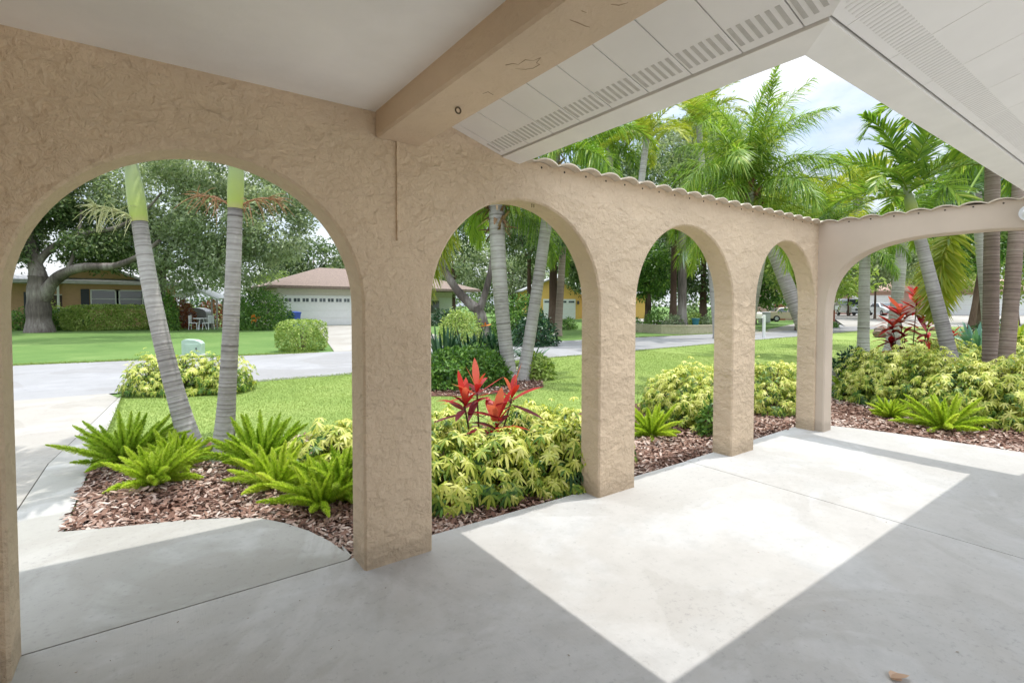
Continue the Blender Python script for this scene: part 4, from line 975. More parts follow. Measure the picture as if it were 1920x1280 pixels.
def bgtree(label, px, d, h, w, leaf='oak', trunk=.25, n=420, low=.35, tone0=.5, bark='bark_brown', ls=.22, cr=.5, lean=0., name='shade_tree', trunkh=None, per=22, z=-.05):
    b = dp(px, d, z); th = trunkh or h*.55
    lim = [(L(0, 0, -.1), L(lean*.5, 0, th*.5), L(lean, 0, th), trunk, trunk*.7, 12, 10, trunk*.4)]
    for i in range(5):
        a = rng.uniform(-1, 1); lim.append((L(lean, 0, th*rng.uniform(.6, 1)), L(lean+a*w*.3, rng.uniform(-.5, .5)*w*.3, h*.7), L(lean+a*w*.75, rng.uniform(-.7, .7)*w*.5, h*rng.uniform(.65, .95)), trunk*.45, trunk*.1, 10, 7))
    bl = [BL(lean, 0, h*(.5+low/2), w*.75, w*.7, h*(.5-low/2))]
    for i in range(5):
        a = rng.uniform(0, 6.3); hh = rng.uniform(low+.1, .9)*h
        bl.append(BL(lean+math.cos(a)*w*.6, math.sin(a)*w*.5, hh, w*rng.uniform(.3, .5), w*rng.uniform(.3, .5), h*rng.uniform(.10, .2)))
    return tree(label, name, b, lim, bl, int(n*1.35), per, cr, ls*1.05, leaf, bark, group=gtree, tone0=tone0, seed=int(px) % 7)
bgtree('dark tree behind the garage house roof', 590, 58, 9.5, 5.5, 'oak', .3, 420, .3, .4, ls=.3, cr=.6)
bgtree('yellowish small tree beside the garage roof', 508, 46, 4.6, 1.8, 'bush_lime', .12, 120, .3, .5, ls=.2, cr=.4)
bgtree('tree right behind the garage house', 700, 60, 9, 6, 'oak_pale', .3, 420, .3, .5, ls=.3, cr=.6)
b2 = dp(905, 24)
tree('tree with a leaning crooked trunk in front of the brown roofed house', 'shade_tree', b2,
     [(L(0, 0, -.1), L(.1, 0, .8), L(-.3, 0, 1.5), .32, .26, 8, 12, .15), (L(-.3, 0, 1.4), L(-1.2, 0, 2.0), L(-1.9, 0, 3.4), .24, .16), (L(-1.8, 0, 3.2), L(-2.2, 0, 4.4), L(-1.2, 0, 6.0), .15, .06), (L(-.2, 0, 1.2), L(.4, 0, 2.6), L(.6, 0, 5), .2, .08), (L(-1.9, 0, 3.4), L(-3, 0, 4.2), L(-4, 0, 5.6), .12, .05)],
     [BL(-2.0, 0, 5.2, 2.4, 2, 1.5), BL(.6, 0, 6.2, 2.6, 2, 1.6), BL(3.2, 0, 5.6, 1.8, 1.6, 1.5), BL(-.6, 0, 8, 3, 2.2, 1.6), BL(-3.2, 0, 4.2, 1.0, 1.0, .8)], 620, 24, .32, .15, 'oak', 'bark', group=gtree, tone0=.45, seed=3)
bgtree('tall tree with a dark trunk just left of the leaning palm trunk', 992, 36, 9.5, 3.6, 'oak', .17, 360, .42, .45, ls=.2, cr=.42, trunkh=6.5)
bgtree('tall tree with a straight brown trunk right of the leaning palm trunk', 1037, 33, 10, 3.2, 'oak', .28, 320, .45, .4, ls=.2, cr=.42, trunkh=8)
bgtree('broad green tree filling the gap right of the second pier', 1120, 52, 10, 5, 'oak', .3, 420, .3, .45, ls=.3, cr=.6)
bgtree('pale tree behind the brown roofed house', 850, 62, 10, 6, 'oak_pale', .3, 380, .3, .55, ls=.32, cr=.65)
bgtree('pale tree behind the yellow garage', 960, 66, 8.5, 5, 'oak_pale', .3, 320, .3, .55, ls=.32, cr=.65)
bgtree('dense dark tree left in the third arch', 1215, 46, 11, 4.2, 'bush', .3, 460, .22, .35, ls=.26, cr=.5, trunkh=4)
bgtree('dense dark tree right in the third arch', 1318, 42, 11, 3.6, 'oak', .3, 460, .14, .35, ls=.24, cr=.5)
bgtree('green tree left of the two storey house in the fourth arch', 1410, 44, 9, 3.0, 'bush', .3, 380, .12, .4, ls=.25, cr=.5)
bgtree('slim young tree with a rusty trunk by the yellow house', 1216, 38, 5.6, 1.5, 'bush', .13, 170, .45, .5, ls=.2, cr=.35, trunkh=3.2)
bgtree('tall old tree behind the third pier', 1362, 34, 14, 4.6, 'oak_pale', .35, 520, .42, .5, ls=.24, cr=.55)
bgtree('open branched tree against the sky left of the feathery palm', 1262, 34, 14.2, 3.8, 'oak_pale', .22, 330, .42, .5, ls=.2, cr=.5, trunkh=9)
bgtree('rounded pale tree in front of the pink garage', 1640, 48, 8.5, 4.0, 'oak_pale', .1, 460, .38, .6, ls=.26, cr=.5)
bgtree('dark green tree behind the pale palm on the lawn', 1590, 56, 9, 4.0, 'oak', .1, 420, .3, .45, ls=.28, cr=.55)
bgtree('light green tree above the pink garage roof', 1735, 64, 11, 6, 'bush_lime', .3, 420, .28, .45, ls=.32, cr=.65, z=.4)
bgtree('leaning dark trunked tree left of the two stout palms', 1818, 27, 10, 3.0, 'oak', .14, 330, .52, .5, ls=.2, cr=.4, trunkh=6.5, lean=.9)
bgtree('light green tree at the far right of the wide arch', 1900, 40, 9.5, 4.2, 'bush_lime', .3, 460, .22, .45, ls=.24, cr=.5)
bgtree('deep green tree behind the palms above the side wall', 1840, 33, 9.5, 3.4, 'bush', .25, 330, .35, .4, ls=.22, cr=.45)
bgtree('lime green tree above the corner of the walls', 1500, 32, 8.2, 3.4, 'bush_lime', .25, 380, .25, .5, ls=.22, cr=.45)
bgtree('green tree between the feathery palm and the leaning ringed palm', 1528, 36, 9.6, 3.4, 'bush', .25, 380, .3, .5, ls=.22, cr=.45)
bgtree('bushy dark tree behind the left fascia', 1120, 30, 10.5, 3.4, 'oak', .25, 360, .4, .4, ls=.2, cr=.45)
# staghorn trunk
b3 = dp(1278, 31)
o = tree('straight grey trunked tree carrying a pale staghorn fern', 'shade_tree', b3, [(L(0, 0, -.1), L(.05, 0, 3), L(-.1, 0, 9), .27, .2, 16, 12, .12)], [BL(0, 0, 9, 2.6, 2.4, 2.2), BL(-1.5, 0, 7.2, 1.2, 1.2, .8)], 260, 24, .4, .2, 'oak', 'bark', group=gtree)
sp_ = b3+np.array(L(-.05, -.3, 4.6)); so_ = empty('staghorn_fern', tuple(sp_)); tag(so_, 'pale green staghorn fern fixed high on the grey trunk', 'fern')
n = 26; a = rng.uniform(0, 6.3, n); d = np.stack([np.cos(a)*rv[0], np.cos(a)*rv[1], np.sin(a)], -1)-fv*.35
link('fronds', qmesh('fronds', *strips(np.zeros((n, 3)), d, -fv+.4*rdir(n), rng.uniform(.3, .72, n), .11, .35, (.6, 1., .6, .2), (0, .35, .75, 1.))), M['stag'], so_)

# far belt that closes the horizon between the houses
bl = [tuple(dp(px, 95, 2.5+1.5*math.sin(px*.05)))+(5.5, 5.5, 4.5+1.8*math.sin(px*.031)) for px in range(-60, 2060, 55)]
tag(link('far_treeline', qmesh('far_treeline', *crown_arrays(bl, 2300, 14, 1.0, .55, .6, .45, 1)), M['oak']), kind='stuff')

# ------------------------------------------------------------------ far planting
lf('clipped dark hedge block right of the oak trunk', 122, 31.5, 1.1, .6, 1.25, 'bush', 4600, .13, 'hedge', 'hedge', boxy=True, stems=False)
lf('long pale flowering hedge under the orange house windows', 212, 31.5, 2.4, .6, 1.5, 'bush_lime', 9500, .13, 'hedge', 'hedge', boxy=True, stems=False, rz=-.15)
lf('leafy bush with pale tips left of the oak trunk', 38, 31, .9, .7, 1.2, 'bush', 1500, .14)
lf('white flowering bush between the oak and the hedge', 97, 32.5, .8, .6, 1.7, 'bush_lime', 900, .13)
lf('upright green bush right of the orange house', 314, 31, .62, .6, 2.15, 'bush', 2600, .14)
lf('reddish bush left of the garden arbour', 338, 33, .9, .6, 1.9, 'autumn', 1500, .16)
lf('reddish bush behind the patio table', 398, 36, 1.1, .6, 1.8, 'autumn', 1400, .16)
lf('large round dense green shrub left of the garage', 490, 32.5, 1.72, 1.5, 2.6, 'bush', 7000, .15, cat='bush')
lf('clipped lime hedge by the kerb at the mouth of the neighbour drive', 566, 17.4, .70, .62, 1.02, 'bush_lime', 5200, .075, 'hedge', 'hedge', boxy=True, rz=.5)
lf('round light green bush behind the strap leaved plants', 862, 20, .95, .8, 1.35, 'bush_lime', 2600, .11)
lf('big green bush behind the V of palm trunks', 975, 21, 1.3, 1.0, 1.9, 'bush', 4600, .13)
lf('green bush right of the V of palm trunks by the road', 1003, 19.5, .85, .8, 1.3, 'bush_dark', 2600, .12)
lf('small round bush beside the straight brown trunk', 1066, 33, .55, .5, .75, 'bush', 700, .12)
lf('dark ivy covered bush under the brown roof eave', 840, 39, 1.6, .8, 1.2, 'bush_dark', 1500, .18)
lf('low green bush left of the garden wall', 1180, 30.5, .9, .7, .9, 'bush', 1400, .13)
for px, d, rx, h, mat, lab in ((1228, 31.2, .75, 1.25, 'bush', 'green bush on the left of the low garden wall'), (1262, 30.8, .85, .95, 'oak_pale', 'greyish bush in the middle above the low garden wall'), (1300, 31.4, .7, 1.1, 'bush_lime', 'yellowish bush right of the staghorn tree trunk'), (1328, 31, .6, .95, 'oak_pale', 'greyish bush at the right end of the low garden wall')):
    lf(lab, px, d, rx, .6, h, mat, 1500, .12)
lf('clipped bush beneath the decorative mailbox', 1545, 36.5, 1.1, .8, .5, 'bush', 1300, .14)
p = P3(1832, 19); strap_plant('blue green agave left of the two stout palms', 'agave', p[0], p[1], 60, 1.15, .12, 'agave', None, (15, 85), .15)
p = P3(1905, 20); strap_plant('olive spiky clump right of the two stout palms', 'spiky_plant', p[0], p[1], 60, 1.3, .09, 'frond_yellow', None, (30, 85), .3)
lf('dark green bush behind the blue green agave', 1862, 22, .9, .8, .9, 'bush_dark', 1500, .12)
lf('grey green low bush left of the blue agave', 1805, 21, .6, .6, .55, 'oak_pale', 900, .09)
# ------------------------------------------------------------------ houses
def hip_roof(parent, x0, x1, y0, y1, ez, rise, mat, ov=.6, th=.18, gable=False):
    mb = MB(); a, b, c, d = x0-ov, x1+ov, y0-ov, y1+ov; hw_ = (d-c)/2; ym = (c+d)/2
    r0, r1 = ((a, b) if gable else (a+hw_*.9, b-hw_*.9))
    if r0 > r1: r0 = r1 = (a+b)/2
    v = [(a, c, ez), (b, c, ez), (b, d, ez), (a, d, ez), (a, c, ez+th), (b, c, ez+th), (b, d, ez+th), (a, d, ez+th), (r0, ym, ez+rise), (r1, ym, ez+rise)]
    mb.add(v, [(0, 3, 2, 1), (0, 1, 5, 4), (1, 2, 6, 5), (2, 3, 7, 6), (3, 0, 4, 7)], 1)
    mb.add(v, [(4, 5, 9, 8), (5, 6, 9), (6, 7, 8, 9), (7, 4, 8)], 0)
    return mb.build('roof', mat, parent)
def front_gable(parent, xc, w, y0, y1, ez, rise, mats, ov=.4):
    """roof with its ridge running front to back over a triangular wall"""
    mb = MB(); a, b = xc-w/2, xc+w/2; th = .16
    s = rise/(w/2); L_, R_ = a-ov, b+ov; zl = ez-ov*s
    for q0, q1 in (((L_, zl), (xc, ez+rise)), ((xc, ez+rise), (R_, zl))):
        pts = [(q0[0], q0[1]), (q1[0], q1[1]), (q1[0], q1[1]+th), (q0[0], q0[1]+th)]
        mb.extr(pts, lambda x, z: (x, y0-ov, z), lambda x, z: (x, y1, z), 0)
    mb.build('roof', mats[0], parent)
    mb = MB(); mb.extr([(a, ez-.01), (b, ez-.01), (xc, ez+rise-.02)], lambda x, z: (x, y0+.01, z), lambda x, z: (x, y0+.25, z)); mb.build('gable', mats[1], parent)
def window(parent, xc, zc, w_, h, y, frame='white', mull=(1, 1), name='window'):
    mb = MB(); t = .07
    x0, x1, z0, z1 = xc-w_/2, xc+w_/2, zc-h/2, zc+h/2
    mb.box((x0-t, y-.06, z0-t), (x1+t, y+.02, z0)); mb.box((x0-t, y-.06, z1), (x1+t, y+.02, z1+t))
    mb.box((x0-t, y-.06, z0), (x0, y+.02, z1)); mb.box((x1, y-.06, z0), (x1+t, y+.02, z1))
    for i in range(1, mull[0]): mb.box((x0+(x1-x0)*i/mull[0]-.02, y-.045, z0), (x0+(x1-x0)*i/mull[0]+.02, y-.012, z1))
    for i in range(1, mull[1]): mb.box((x0, y-.043, z0+(z1-z0)*i/mull[1]-.02), (x1, y-.014, z0+(z1-z0)*i/mull[1]+.02))
    f = mb.build(name, M[frame], parent)
    mb = MB(); mb.box((x0, y-.03, z0), (x1, y-.006, z1)); mb.build('pane', M['glass'], f); return f
def garage_door(parent, x0, x1, h, y, wins, mat='white', wz=.84, wh=.26, pair=True):
    mb = MB(); n = 4
    for i in range(n): mb.box((x0, y-.05, h*i/n+.004), (x1, y-.005, h*(i+1)/n-.004), 0, .008)
    d = mb.build('garage_door', M[mat], parent)
    if wins:
        mb = MB(); p = (x1-x0)/wins
        for i in range(wins):
            xa, xb = x0+p*(i+.14), x0+p*(i+.86); m_ = (xa+xb)/2
            if pair: mb.box((xa, y-.056, h*wz-wh/2), (m_-.025, y-.049, h*wz+wh/2)); mb.box((m_+.025, y-.056, h*wz-wh/2), (xb, y-.049, h*wz+wh/2))
            else: mb.box((xa, y-.056, h*wz-wh/2), (xb, y-.049, h*wz+wh/2))
        mb.build('window_strip', M['glass'], d)
    return d
def wallbox(parent, x0, x1, y0, y1, h, mat, z0=-.1):
    mb = MB(); mb.box((x0, y0, z0), (x1, y1, h)); return mb.build('wall', M[mat], parent)
def door(parent, xc, y, w_, h, mat):
    mb = MB(); mb.box((xc-w_/2-.07, y-.04, -.05), (xc+w_/2+.07, y+.01, h+.07)); f = mb.build('door_frame', M['white'], parent)
    mb = MB(); mb.box((xc-w_/2, y-.07, 0), (xc+w_/2, y-.041, h), 0, .01); dd = mb.build('door', M[mat], parent)
    mb = MB(); mb.cyl((xc+w_/2-.08, y-.12, 1.0), (xc+w_/2-.08, y-.07, 1.0), .03, n=8); mb.build('handle', M['chrome'], dd)

# orange house, far left
Yh = 44.5; ho = empty('house', (yx(120, Yh), Yh, -.05)); tag(ho, 'orange tan house with dark shutters behind the old oak', 'house')
X = lambda px: yx(px, Yh)-ho.location.x
wallbox(ho, X(118), X(330), 0, 8, 2.95, 'orange'); wallbox(ho, X(-70), X(117.5), 1.6, 8, 2.95, 'orange')
hip_roof(ho, X(-70), X(330), 0, 8, 2.95, 1.75, [M['shingle_grey'], M['white']], .7, .22)
front_gable(ho, X(188), 4.2, -.3, 3, 3.35, .9, [M['shingle_grey'], M['orange']])
for px in (199, 244): window(ho, X(px), 1.95, 1.45, 1.15, 0, mull=(1, 2))
for px in (161, 274):
    mb = MB(); mb.box((X(px)-.22, -.05, 1.30), (X(px)+.22, -.005, 2.62), 0, .01); mb.build('shutter', M['shutter'], ho)
door(ho, X(103), 1.6, .95, 2.2, 'door')
mb = MB()
for px in (45, 60): mb.box((X(px)-.2, 1.55, .6), (X(px)+.2, 1.598, 2.4))
mb.build('shutter', M['shutter'], ho)
mb = MB(); mb.box((X(112)-.06, -.35, -.1), (X(112)+.06, -.23, 2.94), 0, .01); mb.build('porch_post', M['white'], ho)

# garage house
Yg = 39.6; hg = empty('house', (yx(520, Yg), Yg, -.05)); tag(hg, 'low house with brown hip roof and wide white garage door', 'house')
X = lambda px: yx(px, Yg)-hg.location.x
wallbox(hg, X(521), X(716), 0, 9, 2.78, 'offwhite'); wallbox(hg, X(716)+.01, X(880), 3.2, 9, 2.78, 'offwhite')
hip_roof(hg, X(521), X(880), 0, 9.5, 2.78, 1.95, [M['shingle'], M['door']], .75, .2)
garage_door(hg, X(532), X(700), 2.3, 0, 11)
door(hg, yx(835, Yg+3.2)-hg.location.x, 3.2, 1.2, 2.2, 'white'); window(hg, yx(815, Yg+3.2)-hg.location.x, 1.4, 1.2, 1.2, 3.2)
window(hg, yx(780, Yg+3.2)-hg.location.x, 1.4, 1.6, 1.2, 3.2)

# yellow house
c = dp(1035, 58); hy = empty('house', tuple(c), -R(28)); tag(hy, 'yellow house with gabled garage seen through the second and third arches', 'house')
s_ = 58/F_PX
X = lambda px: (px-1035)*s_*1.0
wallbox(hy, X(984), X(1088), 0, 8, 3.3, 'yellow'); front_gable(hy, X(1036), X(1088)-X(984), 0, 8, 3.3, 1.35, [M['shingle_grey'], M['yellow']])
garage_door(hy, X(1018), X(1080), 2.3, 0, 4, wz=.86, wh=.22, pair=False)
mb = MB(); mb.box((X(1085)-.12, -.2, 1.7), (X(1085)+.12, -.002, 2.1), 0, .03); mb.build('wall_lamp', M['darkgrey'], hy)
wallbox(hy, X(1088)+.01, X(1246), 2.5, 9, 2.9, 'yellow'); hip_roof(hy, X(1088)+.7, X(1246), 2.5, 9, 2.9, 1.4, [M['shingle_grey'], M['white']], .7, .2)
window(hy, X(1205), 1.6, .8, 1.6, 2.5, mull=(2, 3)); window(hy, X(1150), 1.6, 1.4, 1.3, 2.5, mull=(2, 2))
mb = MB(); mb.box((X(1246)-.3, 2.42, .2), (X(1246)-.06, 2.498, 2.5)); mb.build('shutter', M['door'], hy)

# two storey pink house in the fourth arch
c = dp(1462, 56); ht = empty('house', tuple(c), -R(38)); tag(ht, 'two storey pinkish house with a brick pier in the fourth arch', 'house')
s_ = 56/F_PX; X = lambda px: (px-1462)*s_
wallbox(ht, X(1444), X(1530), 0, 7, 6.0, 'pink'); hip_roof(ht, X(1444), X(1530), 0, 7, 6.0, 1.6, [M['shingle_grey'], M['white']], .8, .25)
mb = MB()
for px in (1446, 1458): mb.box((X(px)-.25, -.18, -.1), (X(px)+.25, -.004, 5.95))
mb.build('pilaster', M['offwhite'], ht)
mb = MB(); mb.box((X(1445), -1.6, -.1), (X(1459), -.9, 1.75)); mb.build('brick_pier', M['brick'], ht)
window(ht, X(1482), 1.5, 1.8, 1.5, 0, mull=(2, 2)); window(ht, X(1482), 4.5, 1.8, 1.4, 0, mull=(2, 2))

# long pink garage building on raised ground
c = dp(1700, 64, .4); hp = empty('house', tuple(c), -R(56)); tag(hp, 'long pinkish house with several pale garage doors in the wide arch', 'house')
s_ = 64/F_PX; X = lambda px: (px-1700)*s_
wallbox(hp, X(1560), X(1990), 0, 9, 2.95, 'pink', -.6); hip_roof(hp, X(1560), X(1990), 0, 9, 2.95, 1.6, [M['pink'], M['brick']], .7, .2)
for a, b in ((1612, 1690), (1730, 1800), (1815, 1880), (1895, 1960)): garage_door(hp, X(a), X(b), 2.5, 0, 0, 'white')
mb = MB(); mb.box((X(1573)-.5, -.03, 0), (X(1573)+.5, -.003, 2.3)); mb.build('dark_doorway', M['darkgrey'], hp)
mb = MB(); mb.prism([tuple(p[:2]) for p in (dp(1560, 66), dp(1990, 66), dp(1990, 52), dp(1560, 52))], -.1, .39); tag(mb.build('raised_forecourt', M['drive']), kind='structure')
mb = MB(); a, b, c_, d_ = dp(1560, 51.99), dp(1990, 51.99), dp(1990, 38), dp(1585, 38)
mb.add([(*a[:2], .39), (*b[:2], .39), (*c_[:2], -.045), (*d_[:2], -.045)], [(0, 1, 2, 3)]); tag(mb.build('ramp', M['drive']), kind='structure')

M['teal'] = plain('teal glaze', (.05, .20, .28), .3)
# ------------------------------------------------------------------ cars
def car(label, p, rz, paint, kind='car', sc=1., group='parked cars'):
    o = empty('parked_car', tuple(p), rz); tag(o, label, 'van' if kind == 'van' else 'car', group); o.scale = (sc, sc, sc)
    if kind == 'van':
        prof = [(-2.5, .38), (-2.55, .7), (-2.52, 1.15), (-2.42, 1.95), (-2.2, 2.08), (.9, 2.1), (1.25, 1.98), (1.85, 1.28), (2.45, 1.12), (2.56, .9), (2.58, .45), (2.4, .34)]; W_ = .98; belt = 1.2; win = [(-2.2, 1.25, 1.88, .0), ]; cab = (-2.42, 1.25, 1.85)
        sidewin = [[(-2.2, 1.28), (-1.2, 1.28), (-1.2, 1.85), (-2.15, 1.85)], [(-1.1, 1.28), (0, 1.28), (0, 1.87), (-1.1, 1.87)], [(.1, 1.28), (1.55, 1.28), (1.12, 1.87), (.1, 1.87)]]
        ws = [(1.80, 1.32), (1.29, 1.96)]; rw = [(-2.49, 1.3), (-2.435, 1.85)]; wx = (-1.6, 1.65); wr = .36
    else:
        prof = [(-2.2, .32), (-2.28, .55), (-2.22, .92), (-1.6, .98), (-1.05, 1.4), (-.4, 1.47), (.35, 1.42), (1.05, .98), (1.95, .82), (2.2, .68), (2.25, .42), (2.1, .28)]; W_ = .88; belt = .95
        sidewin = [[(-1.35, .99), (-.35, .99), (-.35, 1.40), (-.98, 1.37)], [(-.27, .99), (.88, .99), (.33, 1.37), (-.27, 1.40)]]
        ws = [(1.0, 1.0), (.38, 1.40)]; rw = [(-1.55, 1.0), (-1.08, 1.38)]; wx = (-1.35, 1.38); wr = .32
    top = max(z for x, z in prof)
    def hwid(z): return W_*(1-.20*max(0, (z-belt)/(top-belt))**1.1)*(1-.05*max(0, (.6-z)))
    mb = MB(); n = len(prof); sec = []
    for f in (-1, -.93, .93, 1):   # slight rounding of shoulders
        k = .965 if abs(f) == 1 else 1.0
        sec += [(x*k if abs(x) > 2 else x, f*hwid(z), .02+z*(k if z > 1 else 1)) for x, z in prof]
    fs = []
    for j in range(3):
        for i in range(n): fs.append((j*n+i, j*n+(i+1) % n, (j+1)*n+(i+1) % n, (j+1)*n+i))
    fs += [tuple(range(n)), tuple(reversed(range(3*n, 4*n)))]
    mb.add(sec, fs); body = mb.build('body', M[paint], o)
    mb = MB()
    for s in (-1, 1):
        for q in sidewin:
            v = [(x, s*(hwid(z)+.004), .02+z) for x, z in q]; mb.add(v, [(0, 1, 2, 3) if s < 0 else (3, 2, 1, 0)])
    for (xa, za), (xb, zb), sg in ((*ws, 1), (*rw, -1)):
        ya, yb = hwid(za)*.86, hwid(zb)*.84; e = .03*sg
        mb.add([(xa+e, -ya, za+.03), (xa+e, ya, za+.03), (xb+e, yb, zb+.05), (xb+e, -yb, zb+.05)], [(0, 1, 2, 3) if sg > 0 else (3, 2, 1, 0)])
    mb.build('windows', M['glass'], o)
    for x in wx:
        for s in (-1, 1):
            mb = MB(); mb.cyl((x, s*(W_-.2), wr), (x, s*(W_+.015), wr), wr, n=20); wh_ = mb.build('wheel', M['rubber'], o)
            mb = MB(); mb.cyl((x, s*(W_+.0), wr), (x, s*(W_+.028), wr), wr*.62, wr*.5, 16); mb.build('rim', M['grey'], wh_)
    fx_ = prof[-2][0]; hz_ = .78 if kind == 'van' else .62
    mb = MB(); mb.box((fx_-.08, -W_*.5, hz_-.16), (fx_+.035, W_*.5, hz_+.1), 0, .02); mb.box((fx_-.1, -W_*.86, .32), (fx_+.04, W_*.86, .47), 0, .02); mb.build('grille', M['darkgrey'], o)
    for s in (-1, 1):
        mb = MB(); mb.box((fx_-.2, s*W_*.72-.15, hz_-.05), (fx_+.03, s*W_*.72+.15, hz_+.12), 0, .03); mb.build('headlight', M['lamp'], o)
        mb = MB(); mb.box((prof[1][0]-.02, s*W_*.8-.1, hz_), (prof[1][0]+.1, s*W_*.8+.1, hz_+.2), 0, .02); mb.build('tail_light', M['redlamp'], o)
        mb = MB(); xm = ws[0][0]-.25; mb.box((xm-.1, s*(W_+.02)-.09, belt+.06), (xm+.06, s*(W_+.02)+.09, belt+.2), 0, .03); mb.build('mirror', M['darkgrey'], o)
    return o
face = math.atan2(-fv[1], -fv[0])
car('white van with dark grille parked before the pink house', dp(1596, 58, .4), face-.25, 'carwhite', 'van', .92)
car('pale silver car parked before the pink house garage', dp(1657, 58.5, .4), face-.2, 'carsilver', 'car', 1.0)
car('beige car beside the brick pier in the fourth arch', dp(1478, 50), face+1.35, 'carbeige', 'car', .95)

# ------------------------------------------------------------------ street and garden furniture
p = gp(363, 666); o = empty('utility_box', tuple(p), -R(20)); tag(o, 'pale green utility cabinet with a sloping lid on the far lawn', 'utility box')
mb = MB(); pr = [(-.26, 0), (.26, 0), (.26, .36), (.20, .43), (.08, .48), (-.20, .50), (-.26, .46)]
mb.extr(pr, lambda x, z: (x, -.2, z), lambda x, z: (x, .2, z)); mb.build('cabinet', M['utility'], o)
mb = MB(); mb.box((-.17, -.212, .07), (.17, -.2, .36), 0, .004); mb.build('door', M['utility'], o)
mb = MB(); mb.box((-.32, -.26, -.05), (.32, .26, .03), 0, .01); mb.build('plinth', M['walk'], o)
mb = MB(); mb.box((.12, -.225, .18), (.15, -.212, .25)); mb.build('latch', M['darkgrey'], o)

p = dp(551, 35); o = empty('recycling_bin', tuple(p), .5); tag(o, 'blue wheeled recycling bin standing by the white garage door', 'bin')
mb = MB(); v = []
for z, a, b in ((.08, .24, .27), (1.0, .31, .36)): v += [(-a, -b, z), (a, -b, z), (a, b, z), (-a, b, z)]
mb.add(v, [(3, 2, 1, 0), (4, 5, 6, 7), (0, 1, 5, 4), (1, 2, 6, 5), (2, 3, 7, 6), (3, 0, 4, 7)]); mb.build('bin_body', M['bin'], o)
mb = MB(); mb.extr([(-.38, 1.0), (.38, 1.0), (.38, 1.04), (.1, 1.12), (-.38, 1.06)], lambda y, z: (-.34, y, z), lambda y, z: (.34, y, z)); mb.build('lid', M['bin'], o)
for s in (-1, 1):
    mb = MB(); mb.cyl((s*.26, .27, .12), (s*.32, .27, .12), .12, n=14); mb.build('wheel', M['rubber'], o)

p = dp(374, 33.5); o = empty('garden_arbour', tuple(p), -YAW); tag(o, 'white garden arbour with a pitched slatted roof', 'arbour')
s_ = 33.5/F_PX; xl, xr, xm = (330-374)*s_, (420-374)*s_, 0.1
mb = MB()
for (xa, za), (xb, zb) in (((xl, 2.05), (xm, 2.62)), ((xm, 2.62), (xr, 1.95))):
    nsl = 9
    for i in range(nsl):
        t = i/nsl; t2 = t+.075; x0, x1 = xa+(xb-xa)*t, xa+(xb-xa)*t2; z0, z1 = za+(zb-za)*t, za+(zb-za)*t2
        mb.extr([(x0, z0), (x1, z1), (x1, z1+.04), (x0, z0+.04)], lambda x, z: (x, -.7, z), lambda x, z: (x, .9, z))
    for y in (-.6, .7): mb.extr([(xa, za-.1), (xb, zb-.1), (xb, zb-.01), (xa, za-.01)], lambda x, z: (x, y, z), lambda x, z: (x, y+.07, z))
mb.build('slatted_roof', M['white'], o)
for x in (xl+.1, xr-.45, xr-.12):
    for y in (-.6, .7):
        mb = MB(); mb.box((x-.045, y, -.02), (x+.045, y+.08, 2.0 if abs(x-xl) < .2 else 1.98), 0, .008); mb.build('post', M['wood'], o)
def chair(label, p, rz):
    c = empty('patio_chair', tuple(p), rz); tag(c, label, 'chair', 'white patio chairs')
    mb = MB(); mb.box((-.24, -.24, .40), (.24, .24, .44), 0, .01); mb.build('seat', M['white'], c)
    mb = MB()
    for i in range(5): mb.box((-.22+i*.1, .2, .44), (-.17+i*.1, .235, .86), 0, .005)
    mb.box((-.24, .195, .84), (.24, .24, .90), 0, .008); mb.build('backrest', M['white'], c)
    for a in (-.21, .21):
        for b in (-.21, .21):
            mb = MB(); mb.cyl((a*1.1, b*1.1, 0), (a, b, .40), .02, .022, 8); mb.build('leg', M['white'], c)
    return c
p = dp(377, 32); o = empty('patio_table', tuple(p)); tag(o, 'small white round patio table under the arbour', 'table')
mb = MB(); mb.cyl((0, 0, .68), (0, 0, .72), .45, n=24); mb.build('tabletop', M['white'], o)
for i in range(3):
    mb = MB(); a = i*2.1; mb.cyl((.3*math.cos(a), .3*math.sin(a), 0), (.12*math.cos(a), .12*math.sin(a), .68), .025, .025, 8); mb.build('leg', M['white'], o)
chair('white patio chair on the left of the patio table', dp(364, 31.8), 1.2); chair('white patio chair on the right of the patio table', dp(391, 31.9), -2.4)
p = dp(368, 34.8); o = empty('covered_swing', tuple(p), -YAW); tag(o, 'grey covered garden swing seat behind the patio table', 'swing seat')
mb = MB(); k = 14; pr = [(-.95, .25), (.95, .25)]+[(.95*math.cos(t), .95+.42*math.sin(t)**.8) for t in np.linspace(0.02, math.pi-.02, k)]
mb.extr(pr, lambda x, z: (x, -.4, z), lambda x, z: (x, .4, z)); mb.build('cover', M['grey'], o)
for x in (-.85, .85):
    mb = MB(); mb.box((x-.05, -.42, -.02), (x+.05, .42, .25), 0, .01); mb.build('foot', M['darkgrey'], o)

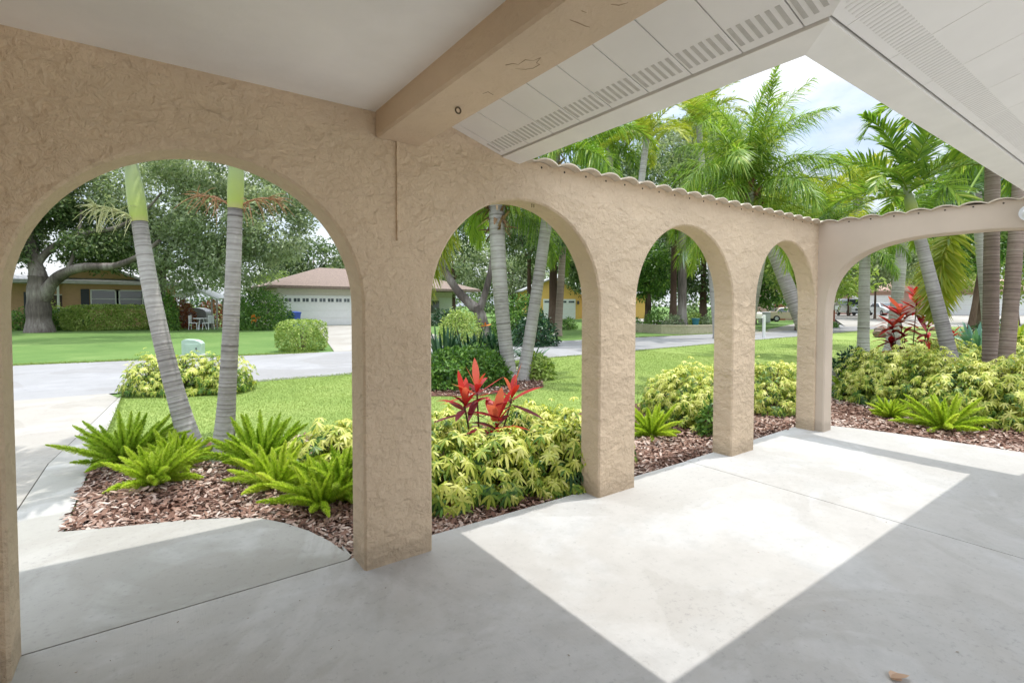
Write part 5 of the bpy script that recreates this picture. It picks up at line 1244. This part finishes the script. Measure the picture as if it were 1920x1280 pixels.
p = gp(1563, 612.5); o = empty('mailbox', tuple(p), -YAW); tag(o, 'red brown house shaped mailbox on a post in the wide arch', 'mailbox')
mb = MB(); mb.box((-.06, -.06, -.02), (.06, .06, 1.25), 0, .01); mb.build('post', M['brick'], o)
mb = MB(); mb.extr([(-.26, 1.25), (.26, 1.25), (.26, 1.6), (0, 1.86), (-.26, 1.6)], lambda x, z: (x, -.36, z), lambda x, z: (x, .36, z)); mb.build('box', M['wood'], o)
mb = MB(); mb.box((-.17, -.38, 1.30), (.17, -.362, 1.56), 0, .004); mb.build('door', M['white'], o)
p = gp(1432, 632.5); o = empty('mailbox_post', tuple(p), -YAW); tag(o, 'thin white timber post with a side arm at the road edge', 'post')
mb = MB(); mb.box((-.06, -.06, -.02), (.06, .06, 1.10), 0, .015); mb.build('post', M['white'], o)
mb = MB(); mb.box((-.62, -.05, .94), (-.061, .05, 1.02), 0, .008); mb.build('arm', M['white'], o)
mb = MB(); mb.extr([(-.11, 1.02), (.11, 1.02), (.11, 1.14)]+[(.11*math.cos(t), 1.14+.1*math.sin(t)) for t in np.linspace(0, math.pi, 9)][1:-1]+[(-.11, 1.14)], lambda y, z: (-.58, y, z), lambda y, z: (-.14, y, z)); mb.build('letter_box', M['offwhite'], o)
p = dp(1433, 46); o = empty('electrical_cabinet', tuple(p), -YAW); tag(o, 'pale grey cabinet standing left of the brick pier', 'cabinet')
mb = MB(); mb.box((-.4, -.35, 0), (.4, .35, 1.0), 0, .03); mb.build('casing', M['grey'], o)
mb = MB()
for i in range(6): mb.box((-.32, -.362, .2+i*.11), (.32, -.35, .25+i*.11))
mb.build('louvre', M['white'], o)
# low curved garden wall
mb = MB(); pts = [dp(px, d) for px, d in ((1092, 31.5), (1150, 30.6), (1205, 29.6), (1240, 28.2), (1290, 27.8), (1345, 28.4), (1400, 31))]
fr_ = [p[:2] for p in pts]; bk = [p[:2]+fv[:2]*.3 for p in pts]
mb.prism([tuple(a) for a in fr_]+[tuple(a) for a in reversed(bk)], -.1, .36)
o = mb.build('garden_wall', M['planter']); tag(o, 'low curved tan garden wall along the far kerb', 'wall')
mb = MB(); mb.prism([tuple(a-fv[:2]*.03) for a in fr_]+[tuple(a+fv[:2]*.03) for a in reversed(bk)], .361, .42); mb.build('cap', M['planter'], o)
p = dp(1304, 30); o = empty('plant_pot', tuple(p)); tag(o, 'small blue glazed pot among bushes on the garden wall', 'pot')
mb = MB(); mb.cyl((0, 0, .3), (0, 0, .75), .14, .22, 16); mb.cyl((0, 0, .75), (0, 0, .81), .25, .25, 16); mb.cyl((0, 0, .0), (0, 0, .3), .1, .14, 16); mb.build('pot', M['teal'], o)
# rock
p = gp(1655, 632); me = bpy.data.meshes.new('boulder'); import bmesh
bm = bmesh.new(); bmesh.ops.create_icosphere(bm, subdivisions=3, radius=1)
for v_ in bm.verts:
    k = 1+.16*math.sin(v_.co.x*4+1)*math.cos(v_.co.y*5)+.08*math.sin(v_.co.z*9+v_.co.x*7); v_.co = Vector((v_.co.x*.46*k, v_.co.y*.36*k, max(-.2, v_.co.z*.36*k)))
bm.to_mesh(me); bm.free()
o = link('boulder', me, M['rock']); o.location = (p[0], p[1], .15); tag(o, 'brown boulder lying on the lawn beside the pale palm trunk', 'rock')
# clean-up: a bloom blossom for the large shrub left of the garage
p = dp(478, 31.2, .7); n = 14
o = link('orange_blossom', qmesh('orange_blossom', *strips(rng.normal(0, .13, (n, 3)), rdir(n), rdir(n), .22, .12, .1)), M['petal']); o.location = tuple(p); tag(o, 'orange flower cluster low on the big round shrub', 'flower')
